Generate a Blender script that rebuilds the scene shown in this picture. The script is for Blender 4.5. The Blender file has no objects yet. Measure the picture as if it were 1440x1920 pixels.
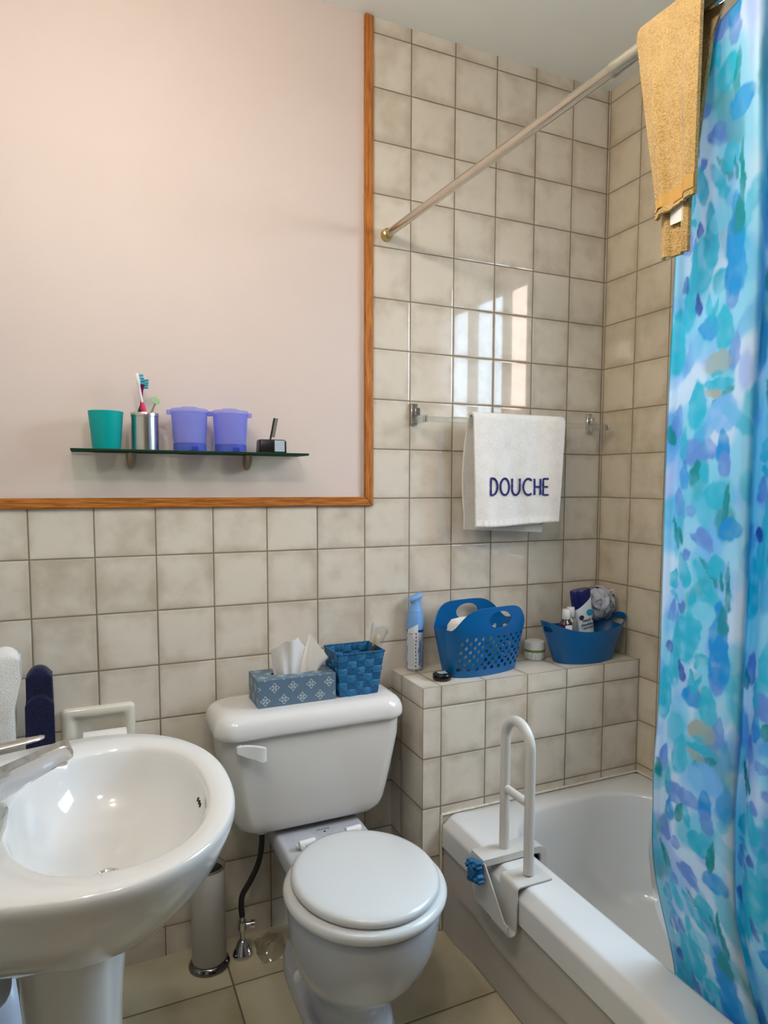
import bpy, bmesh, math, random
import numpy as np
from mathutils import Vector, Matrix
random.seed(7)
SC = bpy.context.scene
PI = math.pi
T = 0.1525            # wall tile pitch in metres
XR, XL, ZC, YF = 1.836, -0.142, 2.722, -2.75

# ------------------------------------------------------------ camera
cam_d = bpy.data.cameras.new('camera')
cam = bpy.data.objects.new('camera', cam_d); SC.collection.objects.link(cam)
R = [[0.9044197, -0.42661012, 0.00536663], [-0.02951519, -0.07511131, -0.99673825], [0.42562172, 0.90131132, -0.08052362]]
M = Matrix(((R[0][0], -R[1][0], -R[2][0], 0.13382), (R[0][1], -R[1][1], -R[2][1], -1.99854),
            (R[0][2], -R[1][2], -R[2][2], 1.35657), (0, 0, 0, 1)))
cam.matrix_world = M
cam_d.sensor_fit = 'VERTICAL'; cam_d.sensor_height = 24.0
cam_d.lens = 1296.718 / 1920 * 24.0
cam_d.shift_x = (720 - 772.46) / 1920; cam_d.shift_y = (1009.32 - 960) / 1920
cam_d.clip_start = 0.02
SC.camera = cam

# ------------------------------------------------------------ light and exposure
SC.view_settings.view_transform = 'Standard'; SC.view_settings.look = 'None'
SC.view_settings.gamma = 1.0; SC.view_settings.use_curve_mapping = False
SC.view_settings.exposure = 0.05
SC.cycles.use_denoising = True
SC.cycles.sample_clamp_indirect = 6.0
SC.cycles.max_bounces = 12; SC.cycles.diffuse_bounces = 3; SC.cycles.transparent_max_bounces = 16
W = bpy.data.worlds.new('sky'); SC.world = W; W.use_nodes = True
bg = W.node_tree.nodes['Background']; bg.inputs[0].default_value = (0.62, 0.78, 1.0, 1); bg.inputs[1].default_value = 0.8

def area(name, loc, rot, sx, sy, power, col):
    l = bpy.data.lights.new(name, 'AREA'); l.shape = 'RECTANGLE'; l.size = sx; l.size_y = sy
    l.energy = power; l.color = col
    o = bpy.data.objects.new(name, l); SC.collection.objects.link(o); o.location = loc; o.rotation_euler = rot
    return o
WY0, WY1, WZ0, WZ1 = -1.36, -0.48, 0.98, 2.27     # window opening in the right wall
# daylight through the two casements (sky on one side, sunlit brickwork on the other)
area('daylight_sky', (3.05, -3.05, 2.95), (0, PI/2, 0), 2.1, 1.0, 135, (0.60, 0.79, 1.0))
area('daylight_brick', (3.05, -2.27, 2.95), (0, PI/2, 0), 2.1, 0.56, 80, (1.0, 0.74, 0.65))
area('daylight_open_sky', (3.05, -0.70, 2.95), (0, PI/2, 0), 2.1, 2.58, 380, (0.60, 0.79, 1.0))
def bulb(name, loc, power, col, r=0.045):
    l = bpy.data.lights.new(name, 'POINT'); l.energy = power; l.color = col; l.shadow_soft_size = r
    o = bpy.data.objects.new(name, l); SC.collection.objects.link(o); o.location = loc
for yy in (-1.18, -0.90):
    bulb('vanity_light', (0.03, yy, 2.36), 8.2, (1.0, 0.93, 0.86))
bulb('added_fill_light', (0.42, -1.45, 2.20), 13.0, (1.0, 0.95, 0.88), 0.06)  # added fill light, brightens the ceiling and upper walls

# ------------------------------------------------------------ node helpers
def s2l(c):
    return tuple((x/12.92 if x <= 0.04045 else ((x+0.055)/1.055)**2.4) for x in c)
def rgb(r, g, b): return s2l((r/255, g/255, b/255))
class NX:
    """tiny expression builder on shader math nodes"""
    def __init__(s, nt, sock): s.nt, s.s = nt, sock
    def _m(s, op, *a):
        n = s.nt.nodes.new('ShaderNodeMath'); n.operation = op
        for i, x in enumerate((s,)+a):
            if isinstance(x, NX): s.nt.links.new(x.s, n.inputs[i])
            else: n.inputs[i].default_value = x
        return NX(s.nt, n.outputs[0])
    def __add__(s, o): return s._m('ADD', o)
    __radd__ = __add__
    def __sub__(s, o): return s._m('SUBTRACT', o)
    def __mul__(s, o): return s._m('MULTIPLY', o)
    __rmul__ = __mul__
    def __truediv__(s, o): return s._m('DIVIDE', o)
    def fract(s): return s._m('FRACT')
    def floor(s): return s._m('FLOOR')
    def abs(s): return s._m('ABSOLUTE')
    def sin(s): return s._m('SINE')
    def cos(s): return s._m('COSINE')
    def sqrt(s): return s._m('SQRT')
    def atan2(s, o): return s._m('ARCTAN2', o)
    def min(s, o): return s._m('MINIMUM', o)
    def max(s, o): return s._m('MAXIMUM', o)
    def gt(s, o): return s._m('GREATER_THAN', o)
    def lt(s, o): return s._m('LESS_THAN', o)
    def step(s, a, b):
        n = s.nt.nodes.new('ShaderNodeMapRange'); n.interpolation_type = 'SMOOTHSTEP'
        s.nt.links.new(s.s, n.inputs[0]); n.inputs[1].default_value = a; n.inputs[2].default_value = b
        return NX(s.nt, n.outputs[0])
    def lerp(s, a, b): return a + (b - a) * s if isinstance(a, NX) or isinstance(b, NX) else s * (b - a) + a
def mixc(nt, f, a, b):
    n = nt.nodes.new('ShaderNodeMix'); n.data_type = 'RGBA'
    for x, i in ((f, 0), (a, 6), (b, 7)):
        if isinstance(x, NX): nt.links.new(x.s, n.inputs[i])
        elif hasattr(x, 'is_linked'): nt.links.new(x, n.inputs[i])
        elif i == 0: n.inputs[0].default_value = x
        else: n.inputs[i].default_value = (*x[:3], 1)
    return n.outputs[2]
def noise(nt, vec, scale, detail=3, rough=0.55, w=None, dist=0.0):
    n = nt.nodes.new('ShaderNodeTexNoise'); n.inputs['Scale'].default_value = scale
    n.inputs['Detail'].default_value = detail; n.inputs['Roughness'].default_value = rough; n.inputs['Distortion'].default_value = dist
    if w is not None:
        n.noise_dimensions = '4D'; nt.links.new(w.s, n.inputs['W'])
    if vec is not None: nt.links.new(vec, n.inputs['Vector'])
    return NX(nt, n.outputs[0])
def coords(nt, kind='Object', scale=None):
    n = nt.nodes.new('ShaderNodeTexCoord'); o = n.outputs[kind]
    if scale:
        m = nt.nodes.new('ShaderNodeMapping'); m.inputs['Scale'].default_value = scale; nt.links.new(o, m.inputs[0]); o = m.outputs[0]
    return o
def sep(nt, vec):
    n = nt.nodes.new('ShaderNodeSeparateXYZ'); nt.links.new(vec, n.inputs[0])
    return [NX(nt, n.outputs[i]) for i in range(3)]
def comb(nt, x, y, z):
    n = nt.nodes.new('ShaderNodeCombineXYZ')
    for i, v in enumerate((x, y, z)):
        if isinstance(v, NX): nt.links.new(v.s, n.inputs[i])
        else: n.inputs[i].default_value = v
    return n.outputs[0]
def bump(nt, h, strength=0.3, dist=0.001):
    n = nt.nodes.new('ShaderNodeBump'); n.inputs['Strength'].default_value = strength; n.inputs['Distance'].default_value = dist
    nt.links.new(h.s if isinstance(h, NX) else h, n.inputs['Height']); return n.outputs[0]
def new_mat(name):
    m = bpy.data.materials.new(name); m.use_nodes = True
    nt = m.node_tree; return m, nt, nt.nodes['Principled BSDF'], nt.nodes['Material Output']
def mat(name, col, rough=0.5, metal=0.0, spec=0.5, coat=0.0, var=0.0, vscale=20, bmp=0.0, bscale=200, sheen=0.0, trans=0.0, ior=1.45, sss=0.0):
    m, nt, b, out = new_mat(name)
    b.inputs['Base Color'].default_value = (*col, 1); b.inputs['Roughness'].default_value = rough
    b.inputs['Metallic'].default_value = metal; b.inputs['Specular IOR Level'].default_value = spec
    b.inputs['Coat Weight'].default_value = coat; b.inputs['IOR'].default_value = ior
    b.inputs['Transmission Weight'].default_value = trans
    if sheen: b.inputs['Sheen Weight'].default_value = sheen
    co = coords(nt)
    if var:
        f = noise(nt, co, vscale, 4)
        nt.links.new(mixc(nt, f.step(0.3, 0.7), tuple(c*(1-var) for c in col), tuple(min(1, c*(1+var)) for c in col)), b.inputs['Base Color'])
    if bmp:
        nt.links.new(bump(nt, noise(nt, co, bscale, 3, 0.6), bmp, 0.002), b.inputs['Normal'])
    return m
def translucent(name, col, alpha=0.75, rough=0.25, trl=0.4):
    """tinted see-through plastic"""
    m, nt, b, out = new_mat(name)
    b.inputs['Base Color'].default_value = (*col, 1); b.inputs['Roughness'].default_value = rough
    t = nt.nodes.new('ShaderNodeBsdfTranslucent'); t.inputs[0].default_value = (*col, 1)
    x1 = nt.nodes.new('ShaderNodeMixShader'); x1.inputs[0].default_value = trl
    nt.links.new(b.outputs[0], x1.inputs[1]); nt.links.new(t.outputs[0], x1.inputs[2])
    tr = nt.nodes.new('ShaderNodeBsdfTransparent'); tr.inputs[0].default_value = (*[min(1, c*0.7+0.3) for c in col], 1)
    x2 = nt.nodes.new('ShaderNodeMixShader'); x2.inputs[0].default_value = alpha
    nt.links.new(tr.outputs[0], x2.inputs[1]); nt.links.new(x1.outputs[0], x2.inputs[2])
    nt.links.new(x2.outputs[0], out.inputs[0]); return m
def thin_glass(name, col=(0.93, 0.97, 0.95), rough=0.02, base=0.06):
    m, nt, b, out = new_mat(name); nt.nodes.remove(b)
    g = nt.nodes.new('ShaderNodeBsdfGlossy'); g.inputs['Roughness'].default_value = rough
    tr = nt.nodes.new('ShaderNodeBsdfTransparent'); tr.inputs[0].default_value = (*col, 1)
    lw = nt.nodes.new('ShaderNodeLayerWeight'); lw.inputs[0].default_value = 0.25
    f = NX(nt, lw.outputs['Facing']) * 0.55 + base
    x = nt.nodes.new('ShaderNodeMixShader'); nt.links.new(f.s, x.inputs[0])
    nt.links.new(tr.outputs[0], x.inputs[1]); nt.links.new(g.outputs[0], x.inputs[2]); nt.links.new(x.outputs[0], out.inputs[0]); return m

# ------------------------------------------------------------ surface materials
def tile_mat(name, yoff, light, brown, grout, pitch=T, xoff=0.0, zoff=17.57*T, gw=0.0019, rough=0.045, mott=7.0, wav=0.02):
    m, nt, b, out = new_mat(name)
    geo = nt.nodes.new('ShaderNodeNewGeometry')
    px, py, pz = sep(nt, geo.outputs['Position']); nx, ny, nz = sep(nt, geo.outputs['True Normal'])
    ax = nx.abs().gt(0.7); az = nz.abs().gt(0.7)
    u = ax.lerp(px + xoff, py + yoff); v = az.lerp(pz - zoff, py + yoff)
    # hand-set tiles: the joints wander a little
    wob = noise(nt, geo.outputs['Position'], 5.0, 1) - 0.5
    cu, cv = (u / pitch).floor(), (v / pitch).floor()
    fu, fv = (u / pitch).fract(), (v / pitch).fract()
    du = fu.min(fu * -1 + 1) * pitch; dv = fv.min(fv * -1 + 1) * pitch
    d = du.min(dv) + wob * 0.0014
    tile = d.step(gw * 0.75, gw * 1.25)
    wn = nt.nodes.new('ShaderNodeTexWhiteNoise'); wn.noise_dimensions = '3D'
    nt.links.new(comb(nt, cu + 0.5, cv + 0.5, ax * 3 + az * 5 + 0.5), wn.inputs[0])
    rnd = NX(nt, wn.outputs['Value'])
    n1 = noise(nt, geo.outputs['Position'], mott, 3, 0.5, rnd * 40)
    n2 = noise(nt, geo.outputs['Position'], mott * 2.6, 3, 0.6, rnd * 60 + 7)
    edge = d.step(0.0, pitch * 0.22)
    f = (n1 * 0.75 + n2 * 0.4 + edge * 0.16 + rnd * 0.10).step(0.42, 0.86)
    col = mixc(nt, f, brown, light)
    col = mixc(nt, tile, grout, col)
    nt.links.new(col, b.inputs['Base Color'])
    r = tile.lerp(0.75, rough)
    nt.links.new(r.s, b.inputs['Roughness'])
    h = d.step(gw * 0.6, gw * 3.2) + noise(nt, geo.outputs['Position'], 9, 2) * wav * 4
    nt.links.new(bump(nt, h, 0.55, 0.0012), b.inputs['Normal'])
    return m
LT, BR, GR = rgb(222, 212, 196), rgb(190, 176, 156), rgb(130, 116, 95)
M_tile = tile_mat('glazed wall tile', 0.51*T, LT, BR, GR)
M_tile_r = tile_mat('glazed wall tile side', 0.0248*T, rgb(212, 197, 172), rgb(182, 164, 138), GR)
M_floor = tile_mat('cream floor tile', 0.20, rgb(205, 194, 166), rgb(178, 165, 134), rgb(110, 98, 74), pitch=0.317, xoff=-0.4575, gw=0.0026, rough=0.22, mott=4.0)
def paint(name, col, rough=0.55):
    m, nt, b, out = new_mat(name); b.inputs['Roughness'].default_value = rough
    co = coords(nt)
    f = noise(nt, co, 3.0, 4, 0.6)
    nt.links.new(mixc(nt, f.step(0.3, 0.7), tuple(c*0.975 for c in col), col), b.inputs['Base Color'])
    nt.links.new(bump(nt, noise(nt, co, 180, 4, 0.6), 0.10, 0.002), b.inputs['Normal']); return m
M_paint = paint('warm white paint', rgb(220, 203, 194))
M_ceil = paint('ceiling paint', rgb(246, 247, 240))
def oak(name, axis):
    m, nt, b, out = new_mat(name); b.inputs['Roughness'].default_value = 0.32
    sc = [38, 38, 38]; sc[axis] = 2.2
    n = noise(nt, coords(nt, 'Object', sc), 5.0, 6, 0.65, dist=0.6)
    sc2 = [300, 300, 300]; sc2[axis] = 9
    p = noise(nt, coords(nt, 'Object', sc2), 1.6, 2)
    c = mixc(nt, n.step(0.32, 0.68), rgb(150, 82, 28), rgb(206, 132, 58))
    c = mixc(nt, p.step(0.62, 0.72), c, rgb(98, 52, 20))
    nt.links.new(c, b.inputs['Base Color']); nt.links.new(bump(nt, n, 0.15, 0.001), b.inputs['Normal']); return m
M_oakx, M_oakz = oak('oak trim', 0), oak('oak trim upright', 2)
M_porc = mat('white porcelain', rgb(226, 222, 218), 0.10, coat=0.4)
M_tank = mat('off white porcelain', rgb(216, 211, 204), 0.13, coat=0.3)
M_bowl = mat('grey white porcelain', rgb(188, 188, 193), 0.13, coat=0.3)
M_seat = mat('white seat plastic', rgb(212, 211, 209), 0.16)
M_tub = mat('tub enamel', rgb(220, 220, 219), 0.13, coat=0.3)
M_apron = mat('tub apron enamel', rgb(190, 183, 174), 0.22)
M_chrome = mat('chrome', (0.66, 0.66, 0.68), 0.07, 1.0)
M_steel = mat('brushed steel', (0.62, 0.6, 0.57), 0.24, 1.0)
M_rod = mat('worn rod metal', (0.60, 0.56, 0.47), 0.20, 1.0, var=0.05, vscale=14)
M_brass = mat('brass', (0.58, 0.45, 0.2), 0.3, 1.0)
M_black = mat('black plastic', (0.012, 0.012, 0.013), 0.3)
M_hose = mat('black braided hose', (0.02, 0.018, 0.016), 0.4, bmp=0.5, bscale=700)
M_white = mat('white plastic', rgb(232, 230, 226), 0.3)
M_ivory = mat('ivory ceramic', rgb(226, 218, 200), 0.14, coat=0.3)
M_paper = mat('soft paper', rgb(240, 234, 228), 0.9)
M_grab = mat('white enamelled steel', rgb(202, 201, 196), 0.28)
M_bluek = mat('teal blue knob plastic', rgb(10, 92, 140), 0.4)
M_bask = mat('blue basket plastic', rgb(0, 92, 152), 0.32)
M_tubbask = mat('deep blue tub plastic', rgb(0, 88, 144), 0.34)
M_frost = mat('pewter metal', (0.28, 0.23, 0.18), 0.34, 1.0)
M_acr = thin_glass('clear acrylic', (0.95, 0.97, 0.97), 0.03, 0.05)
M_glassw = thin_glass('window glass', (0.96, 0.98, 0.98), 0.01, 0.04)
M_liner = thin_glass('clear liner vinyl', (0.93, 0.95, 0.95), 0.12, 0.06)
M_caulk = mat('white caulk', rgb(220, 212, 196), 0.5, var=0.12, vscale=60)

# ------------------------------------------------------------ mesh helpers
COL = SC.collection
def bm_add(dst, src):
    me = bpy.data.meshes.new('tmp'); src.to_mesh(me); src.free(); dst.from_mesh(me); bpy.data.meshes.remove(me)
def box(lo, hi, bev=0.0, seg=2, rotz=0.0, bm=None):
    b = bmesh.new(); bmesh.ops.create_cube(b, size=1.0)
    c = [(a+d)/2 for a, d in zip(lo, hi)]; s = [d-a for a, d in zip(lo, hi)]
    for v in b.verts: v.co = Vector((v.co.x*s[0], v.co.y*s[1], v.co.z*s[2]))
    if bev: bmesh.ops.bevel(b, geom=b.edges[:], offset=bev, segments=seg, affect='EDGES', clamp_overlap=True)
    if rotz: bmesh.ops.rotate(b, verts=b.verts[:], cent=(0, 0, 0), matrix=Matrix.Rotation(rotz, 3, 'Z'))
    bmesh.ops.translate(b, verts=b.verts[:], vec=c)
    if bm is None: return b
    bm_add(bm, b); return bm
def loft(rings, closed=True, cap0=True, cap1=True, bm=None):
    b = bm or bmesh.new(); prev = None; first = None
    for r in rings:
        vs = [b.verts.new(p) for p in r]
        if prev:
            n = len(vs)
            for i in range(n if closed else n-1):
                j = (i+1) % n
                b.faces.new((prev[i], prev[j], vs[j], vs[i]))
        else: first = vs
        prev = vs
    if closed and cap0: b.faces.new(list(reversed(first)))
    if closed and cap1: b.faces.new(prev)
    return b
def lathe(prof, c, seg=40, sx=1.0, sy=1.0, cap0=True, cap1=True, bm=None):
    return loft([[(c[0]+r*sx*math.cos(2*PI*i/seg), c[1]+r*sy*math.sin(2*PI*i/seg), c[2]+z) for i in range(seg)] for r, z in prof], True, cap0, cap1, bm)
def tube(pts, r, seg=14, bm=None, caps=True):
    pts = [Vector(p) for p in pts]; rings = []; up = None
    for i, p in enumerate(pts):
        t = (pts[min(i+1, len(pts)-1)] - pts[max(i-1, 0)]).normalized()
        if up is None:
            up = Vector((0, 0, 1)) if abs(t.z) < 0.9 else Vector((1, 0, 0))
        a = t.cross(up).normalized(); up = a.cross(t).normalized()
        rr = r[i] if isinstance(r, (list, tuple)) else r
        rings.append([p + (a*math.cos(2*PI*k/seg) + up*math.sin(2*PI*k/seg))*rr for k in range(seg)])
    return loft(rings, True, caps, caps, bm)
def spline(pts, n=8):
    P = [Vector(p) for p in pts]; P = [P[0]*2-P[1]] + P + [P[-1]*2-P[-2]]; out = []
    for i in range(1, len(P)-2):
        for k in range(n):
            t = k/n; a, b, c, d = P[i-1:i+3]
            out.append(0.5*((2*b)+(c-a)*t+(2*a-5*b+4*c-d)*t*t+(3*b-a-3*c+d)*t**3))
    out.append(P[-2]); return out
def grid(fn, nu, nv, bm=None):
    b = bm or bmesh.new(); vs = [[b.verts.new(fn(i/nu, j/nv)) for j in range(nv+1)] for i in range(nu+1)]
    for i in range(nu):
        for j in range(nv): b.faces.new((vs[i][j], vs[i+1][j], vs[i+1][j+1], vs[i][j+1]))
    return b
def rrect(x0, x1, y0, y1, r, z, n=8):
    out = []
    for cx, cy, a0 in ((x1-r, y1-r, 0), (x0+r, y1-r, PI/2), (x0+r, y0+r, PI), (x1-r, y0+r, 1.5*PI)):
        for k in range(n+1):
            a = a0 + PI/2*k/n; out.append((cx+r*math.cos(a), cy+r*math.sin(a), z))
    return out
def sell(cx, cy, a, b, z, n=48, e=2.0, rot=0.0):
    out = []
    for k in range(n):
        t = 2*PI*k/n; c, s = math.cos(t), math.sin(t)
        x = a*math.copysign(abs(c)**(2/e), c); y = b*math.copysign(abs(s)**(2/e), s)
        out.append((cx+x*math.cos(rot)-y*math.sin(rot), cy+x*math.sin(rot)+y*math.cos(rot), z))
    return out
def text_bm(body, size, mtx, extrude=0.0004, fn=None):
    cu = bpy.data.curves.new('tmp', 'FONT'); cu.body = body; cu.size = size; cu.extrude = extrude; cu.align_x = 'CENTER'; cu.align_y = 'CENTER'
    o = bpy.data.objects.new('tmp', cu); COL.objects.link(o); bpy.context.view_layer.update()
    me = o.evaluated_get(bpy.context.evaluated_depsgraph_get()).to_mesh()
    b = bmesh.new(); b.from_mesh(me); o.to_mesh_clear(); bpy.data.objects.remove(o); bpy.data.curves.remove(cu)
    for v in b.verts: v.co = Vector(fn(v.co)) if fn else mtx @ v.co
    return b
def front_mtx(loc, tilt=0.0):      # lettering that faces -y
    return Matrix.Translation(loc) @ Matrix.Rotation(tilt, 4, 'Y') @ Matrix.Rotation(PI/2, 4, 'X')
def baked(bm, mods):
    """apply modifiers [(type, {settings})] and give the mesh back"""
    me = bpy.data.meshes.new('tmp'); bm.to_mesh(me); bm.free()
    o = bpy.data.objects.new('tmp', me); COL.objects.link(o); extra = []
    for ty, st in mods:
        m = o.modifiers.new(ty, ty)
        for k, v in st.items():
            if k == 'cutter':
                cme = bpy.data.meshes.new('tmpc'); v.to_mesh(cme); v.free()
                co = bpy.data.objects.new('tmpc', cme); COL.objects.link(co); extra.append((co, cme)); m.object = co
            else: setattr(m, k, v)
    bpy.context.view_layer.update()
    ev = o.evaluated_get(bpy.context.evaluated_depsgraph_get()); m2 = ev.to_mesh()
    b = bmesh.new(); b.from_mesh(m2); ev.to_mesh_clear()
    bpy.data.objects.remove(o); bpy.data.meshes.remove(me)
    for co, cme in extra: bpy.data.objects.remove(co); bpy.data.meshes.remove(cme)
    return b
def tag(o, label=None, cat=None, group=None, kind=None):
    if label: o['label'] = label
    if cat: o['category'] = cat
    if group: o['group'] = group
    if kind: o['kind'] = kind
    return o
def thing(name, label, cat, loc=(0, 0, 0), group=None):
    o = bpy.data.objects.new(name, None); COL.objects.link(o); o.location = loc; o.empty_display_size = 0.05
    return tag(o, label, cat, group)
def base_of(o):
    v = Vector((0, 0, 0))
    while o is not None: v = v + o.location; o = o.parent
    return v
def part(name, bm, m, parent=None, smooth=True, ang=40, loc=None, label=None, recalc=True):
    """link bm (world coordinates) as one mesh object, optionally as a part of parent"""
    if recalc: bmesh.ops.recalc_face_normals(bm, faces=bm.faces[:])
    b = base_of(parent) if parent is not None else Vector((0, 0, 0))
    off = Vector(loc) if loc is not None else b
    for v in bm.verts: v.co -= off
    me = bpy.data.meshes.new(name); bm.to_mesh(me); bm.free()
    for x in (m if isinstance(m, (list, tuple)) else [m]): me.materials.append(x)
    if smooth:
        me.polygons.foreach_set('use_smooth', [True]*len(me.polygons)); me.set_sharp_from_angle(angle=math.radians(ang))
    o = bpy.data.objects.new(name, me); COL.objects.link(o)
    if parent is not None: o.parent = parent; o.location = off - b
    else: o.location = off
    if label: o['label'] = label
    return o
def struct(name, bm, m, label, cat, **k):
    o = part(name, bm, m, **k); return tag(o, label, cat, kind='structure')
def solid(name, bm, m, label, cat, loc, group=None, **k):
    o = part(name, bm, m, loc=loc, **k); return tag(o, label, cat, group)
def plane_n(seed):
    rs = np.random.RandomState(seed)
    K = [(rs.uniform(0.4, 1.0), rs.uniform(0, 2*PI), rs.uniform(0, 2*PI), rs.uniform(0.5, 1)) for _ in range(6)]
    return lambda x, y: sum(a*math.sin(f*(x*math.cos(d)+y*math.sin(d))+ph) for f, d, ph, a in K)/6
# ============================================================ the room
XT0, XT1, ZT0, ZT1 = 5.98*T, 6.165*T, 8.42*T, 8.60*T     # the oak trim that frames the painted part
LX0, LYF, LZ = 6.606*T, -1.511*T, 0.7588                 # tiled ledge behind the tub
struct('floor', box((XL-.1, YF-.1, -.1), (XR+.1, .1, 0)), M_floor, 'cream square tile floor', 'floor', smooth=False)
struct('ceiling', box((XL-.1, YF-.1, ZC), (XR+.3, .1, ZC+.1)), M_ceil, 'plain white ceiling', 'ceiling', smooth=False)
b = box((XL-.1, 0, 0), (XT0+.012, .1, ZT0+.012)); box((XT0+.012, 0, 0), (XR+.1, .1, ZC), bm=b)
struct('wall_back', b, M_tile, 'back wall of mottled beige square tiles', 'wall', smooth=False)
struct('wall_back_upper', box((XL-.1, .003, ZT0+.012), (XT0+.012, .1, ZC)), M_paint, 'painted pale pink upper part of the back wall', 'wall', smooth=False)
b = box((XR, WY1, 0), (XR+.12, 0, ZC)); box((XR, WY0, 0), (XR+.12, WY1, WZ0), bm=b); box((XR, WY0, WZ1), (XR+.12, WY1, ZC), bm=b); box((XR, YF, 0), (XR+.12, WY0, ZC), bm=b)
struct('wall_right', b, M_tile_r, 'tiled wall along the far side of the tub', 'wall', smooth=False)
struct('wall_left', box((XL-.1, YF, 0), (XL, 0, ZC)), M_tile, 'tiled wall behind the washbasin', 'wall', smooth=False)
struct('wall_front', box((XL-.1, YF-.1, 0), (XR+.1, YF, ZC)), mat('dark brown low bounce', rgb(74, 56, 42), .5), 'unseen wall behind the viewer, coloured dark brown to cut bounce light', 'wall', smooth=False)  # out of view, its dark colour chosen to reduce bounced light
b = box((LX0, LYF, 0), (XR, 0, LZ), 0.0012, 1)
struct('wall_ledge', b, M_tile, 'tiled ledge at the head of the bathtub', 'ledge', smooth=False)
b = box((XL, -.011, ZT0), (XT1-.001, .001, ZT1), .0025)
for v in b.verts:                                        # mitred corner
    if v.co.x > XT0: v.co.x = XT1 - .001 - (v.co.z - ZT0)
struct('trim_1', b, M_oakx, 'horizontal oak strip above the tiles', 'trim')
b = box((XT0, -.011, ZT0), (XT1, .001, ZC-.002), .0025)
for v in b.verts:
    if v.co.z < ZT0+.02: v.co.z = ZT0 + .001 + max(0, XT1 - v.co.x)
struct('trim_2', b, M_oakz, 'upright oak strip between paint and tiles', 'trim')
b = tube([(1.072, LYF, .364), (1.45, LYF-.001, .365), (XR, LYF, .364)], .0045, 8); tube([(XR, LYF, .364), (XR, -1.75, .364)], .0045, 8, b)
tube([(1.071, LYF, .364), (1.0705, LYF-.001, .2), (1.0715, LYF, .004)], .004, 8, b)
struct('trim_3', b, M_caulk, 'line of yellowed caulk around the bathtub', 'trim')

# window with two casements in the right wall
b = bmesh.new(); x0, x1 = XR+.005, XR+.075
for lo, hi in (((x0, WY0, WZ0), (x1, WY1, WZ0+.05)), ((x0, WY0, WZ1-.05), (x1, WY1, WZ1)), ((x0, WY0, WZ0), (x1, WY0+.045, WZ1)), ((x0, WY1-.018, WZ0), (x1, WY1, WZ1)), ((x0+.03, -.735, WZ0), (x1-.01, -.690, WZ1)), ((x0+.01, -1.015, WZ0), (x1-.01, -.985, WZ1))):
    box(lo, hi, .004, 1, bm=b)
win = struct('window_1', b, M_white, 'white framed window beside the bathtub', 'window')
part('pane', box((XR+.035, WY0+.02, WZ0+.02), (XR+.039, -.71, WZ1-.02)), M_glassw, win, smooth=False)
part('pane', box((XR+.035, -.71, WZ0+.02), (XR+.039, WY1-.01, WZ1-.02)), M_glassw, win, smooth=False)

# vanity lamp over the washbasin (its bulbs are lights)
vl = thing('vanity_lamp', 'two-bulb vanity lamp on the wall over the washbasin', 'lamp', (XL, -1.04, 2.36))
part('back_plate', box((XL+.001, -1.28, 2.33), (XL+.03, -.80, 2.39), .008), M_chrome, vl)
for yy in (-1.18, -.90):
    part('lamp_holder', tube([(XL+.028, yy, 2.36), (XL+.115, yy, 2.36)], .016, 16), M_chrome, vl)

cl_ = thing('added_fill_lamp', 'unseen pendant lamp added over the viewer to brighten the ceiling', 'lamp', (.42, -1.45, ZC))  # fixture made up to go with the added fill light
part('ceiling_rose', lathe([(.045, ZC-.001), (.045, ZC-.012), (.012, ZC-.03)], (.42, -1.45, 0), 32), M_white, cl_)
part('cord', tube([(.42, -1.45, ZC-.03), (.42, -1.45, 2.33)], .004, 10), M_black, cl_)
part('lamp_holder', lathe([(.008, 2.335), (.022, 2.325), (.022, 2.275), (.018, 2.268)], (.42, -1.45, 0), 24), M_chrome, cl_)

# ============================================================ shower rail, towels, curtain
rod = thing('shower_rail', 'worn metal shower rail running out from the tiled wall', 'rail', (.983, 0, 2.104))
def rod_pt(y): return (.983 + .036*(-y), y, 2.104 - .004*(-y))
part('rod', tube([rod_pt(-.012), rod_pt(-1.05)], .0115, 20), M_rod, rod)
part('sleeve', tube([rod_pt(-.965), rod_pt(-.966), rod_pt(-.982), rod_pt(-.986), rod_pt(YF+.001)], [.0118, .0145, .0145, .0135, .0135], 20), M_rod, rod)
part('end_cap', tube([rod_pt(-.0005), rod_pt(-.004), rod_pt(-.005), rod_pt(-.022), rod_pt(-.026)], [.017, .017, .0185, .0165, .0118], 24), M_brass, rod, label='brass end cap')

def terry(name, col, dark, bs=420, strength=1.0):
    m, nt, b, out = new_mat(name); b.inputs['Roughness'].default_value = 0.95; b.inputs['Specular IOR Level'].default_value = 0.1
    b.inputs['Sheen Weight'].default_value = 0.25
    co = coords(nt); n = noise(nt, co, bs, 2, 0.7); n2 = noise(nt, co, 26, 3)
    nt.links.new(mixc(nt, (n*0.75 + n2*0.35).step(0.3, 0.7), dark, col), b.inputs['Base Color'])
    nt.links.new(bump(nt, n, strength, 0.004), b.inputs['Normal']); return m
M_tan = terry('tan towelling', rgb(204, 170, 112), rgb(164, 128, 70), 330)
M_wterry = terry('white towelling', rgb(252, 248, 242), rgb(234, 226, 215), 360, .8)
M_navy = terry('navy towelling', rgb(30, 34, 72), rgb(8, 9, 26), 360)
M_hem = mat('white woven hem', rgb(245, 240, 234), .85, bmp=.3, bscale=500)
M_thread = mat('blue embroidery thread', rgb(38, 46, 120), .6, bmp=.4, bscale=900)

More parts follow.
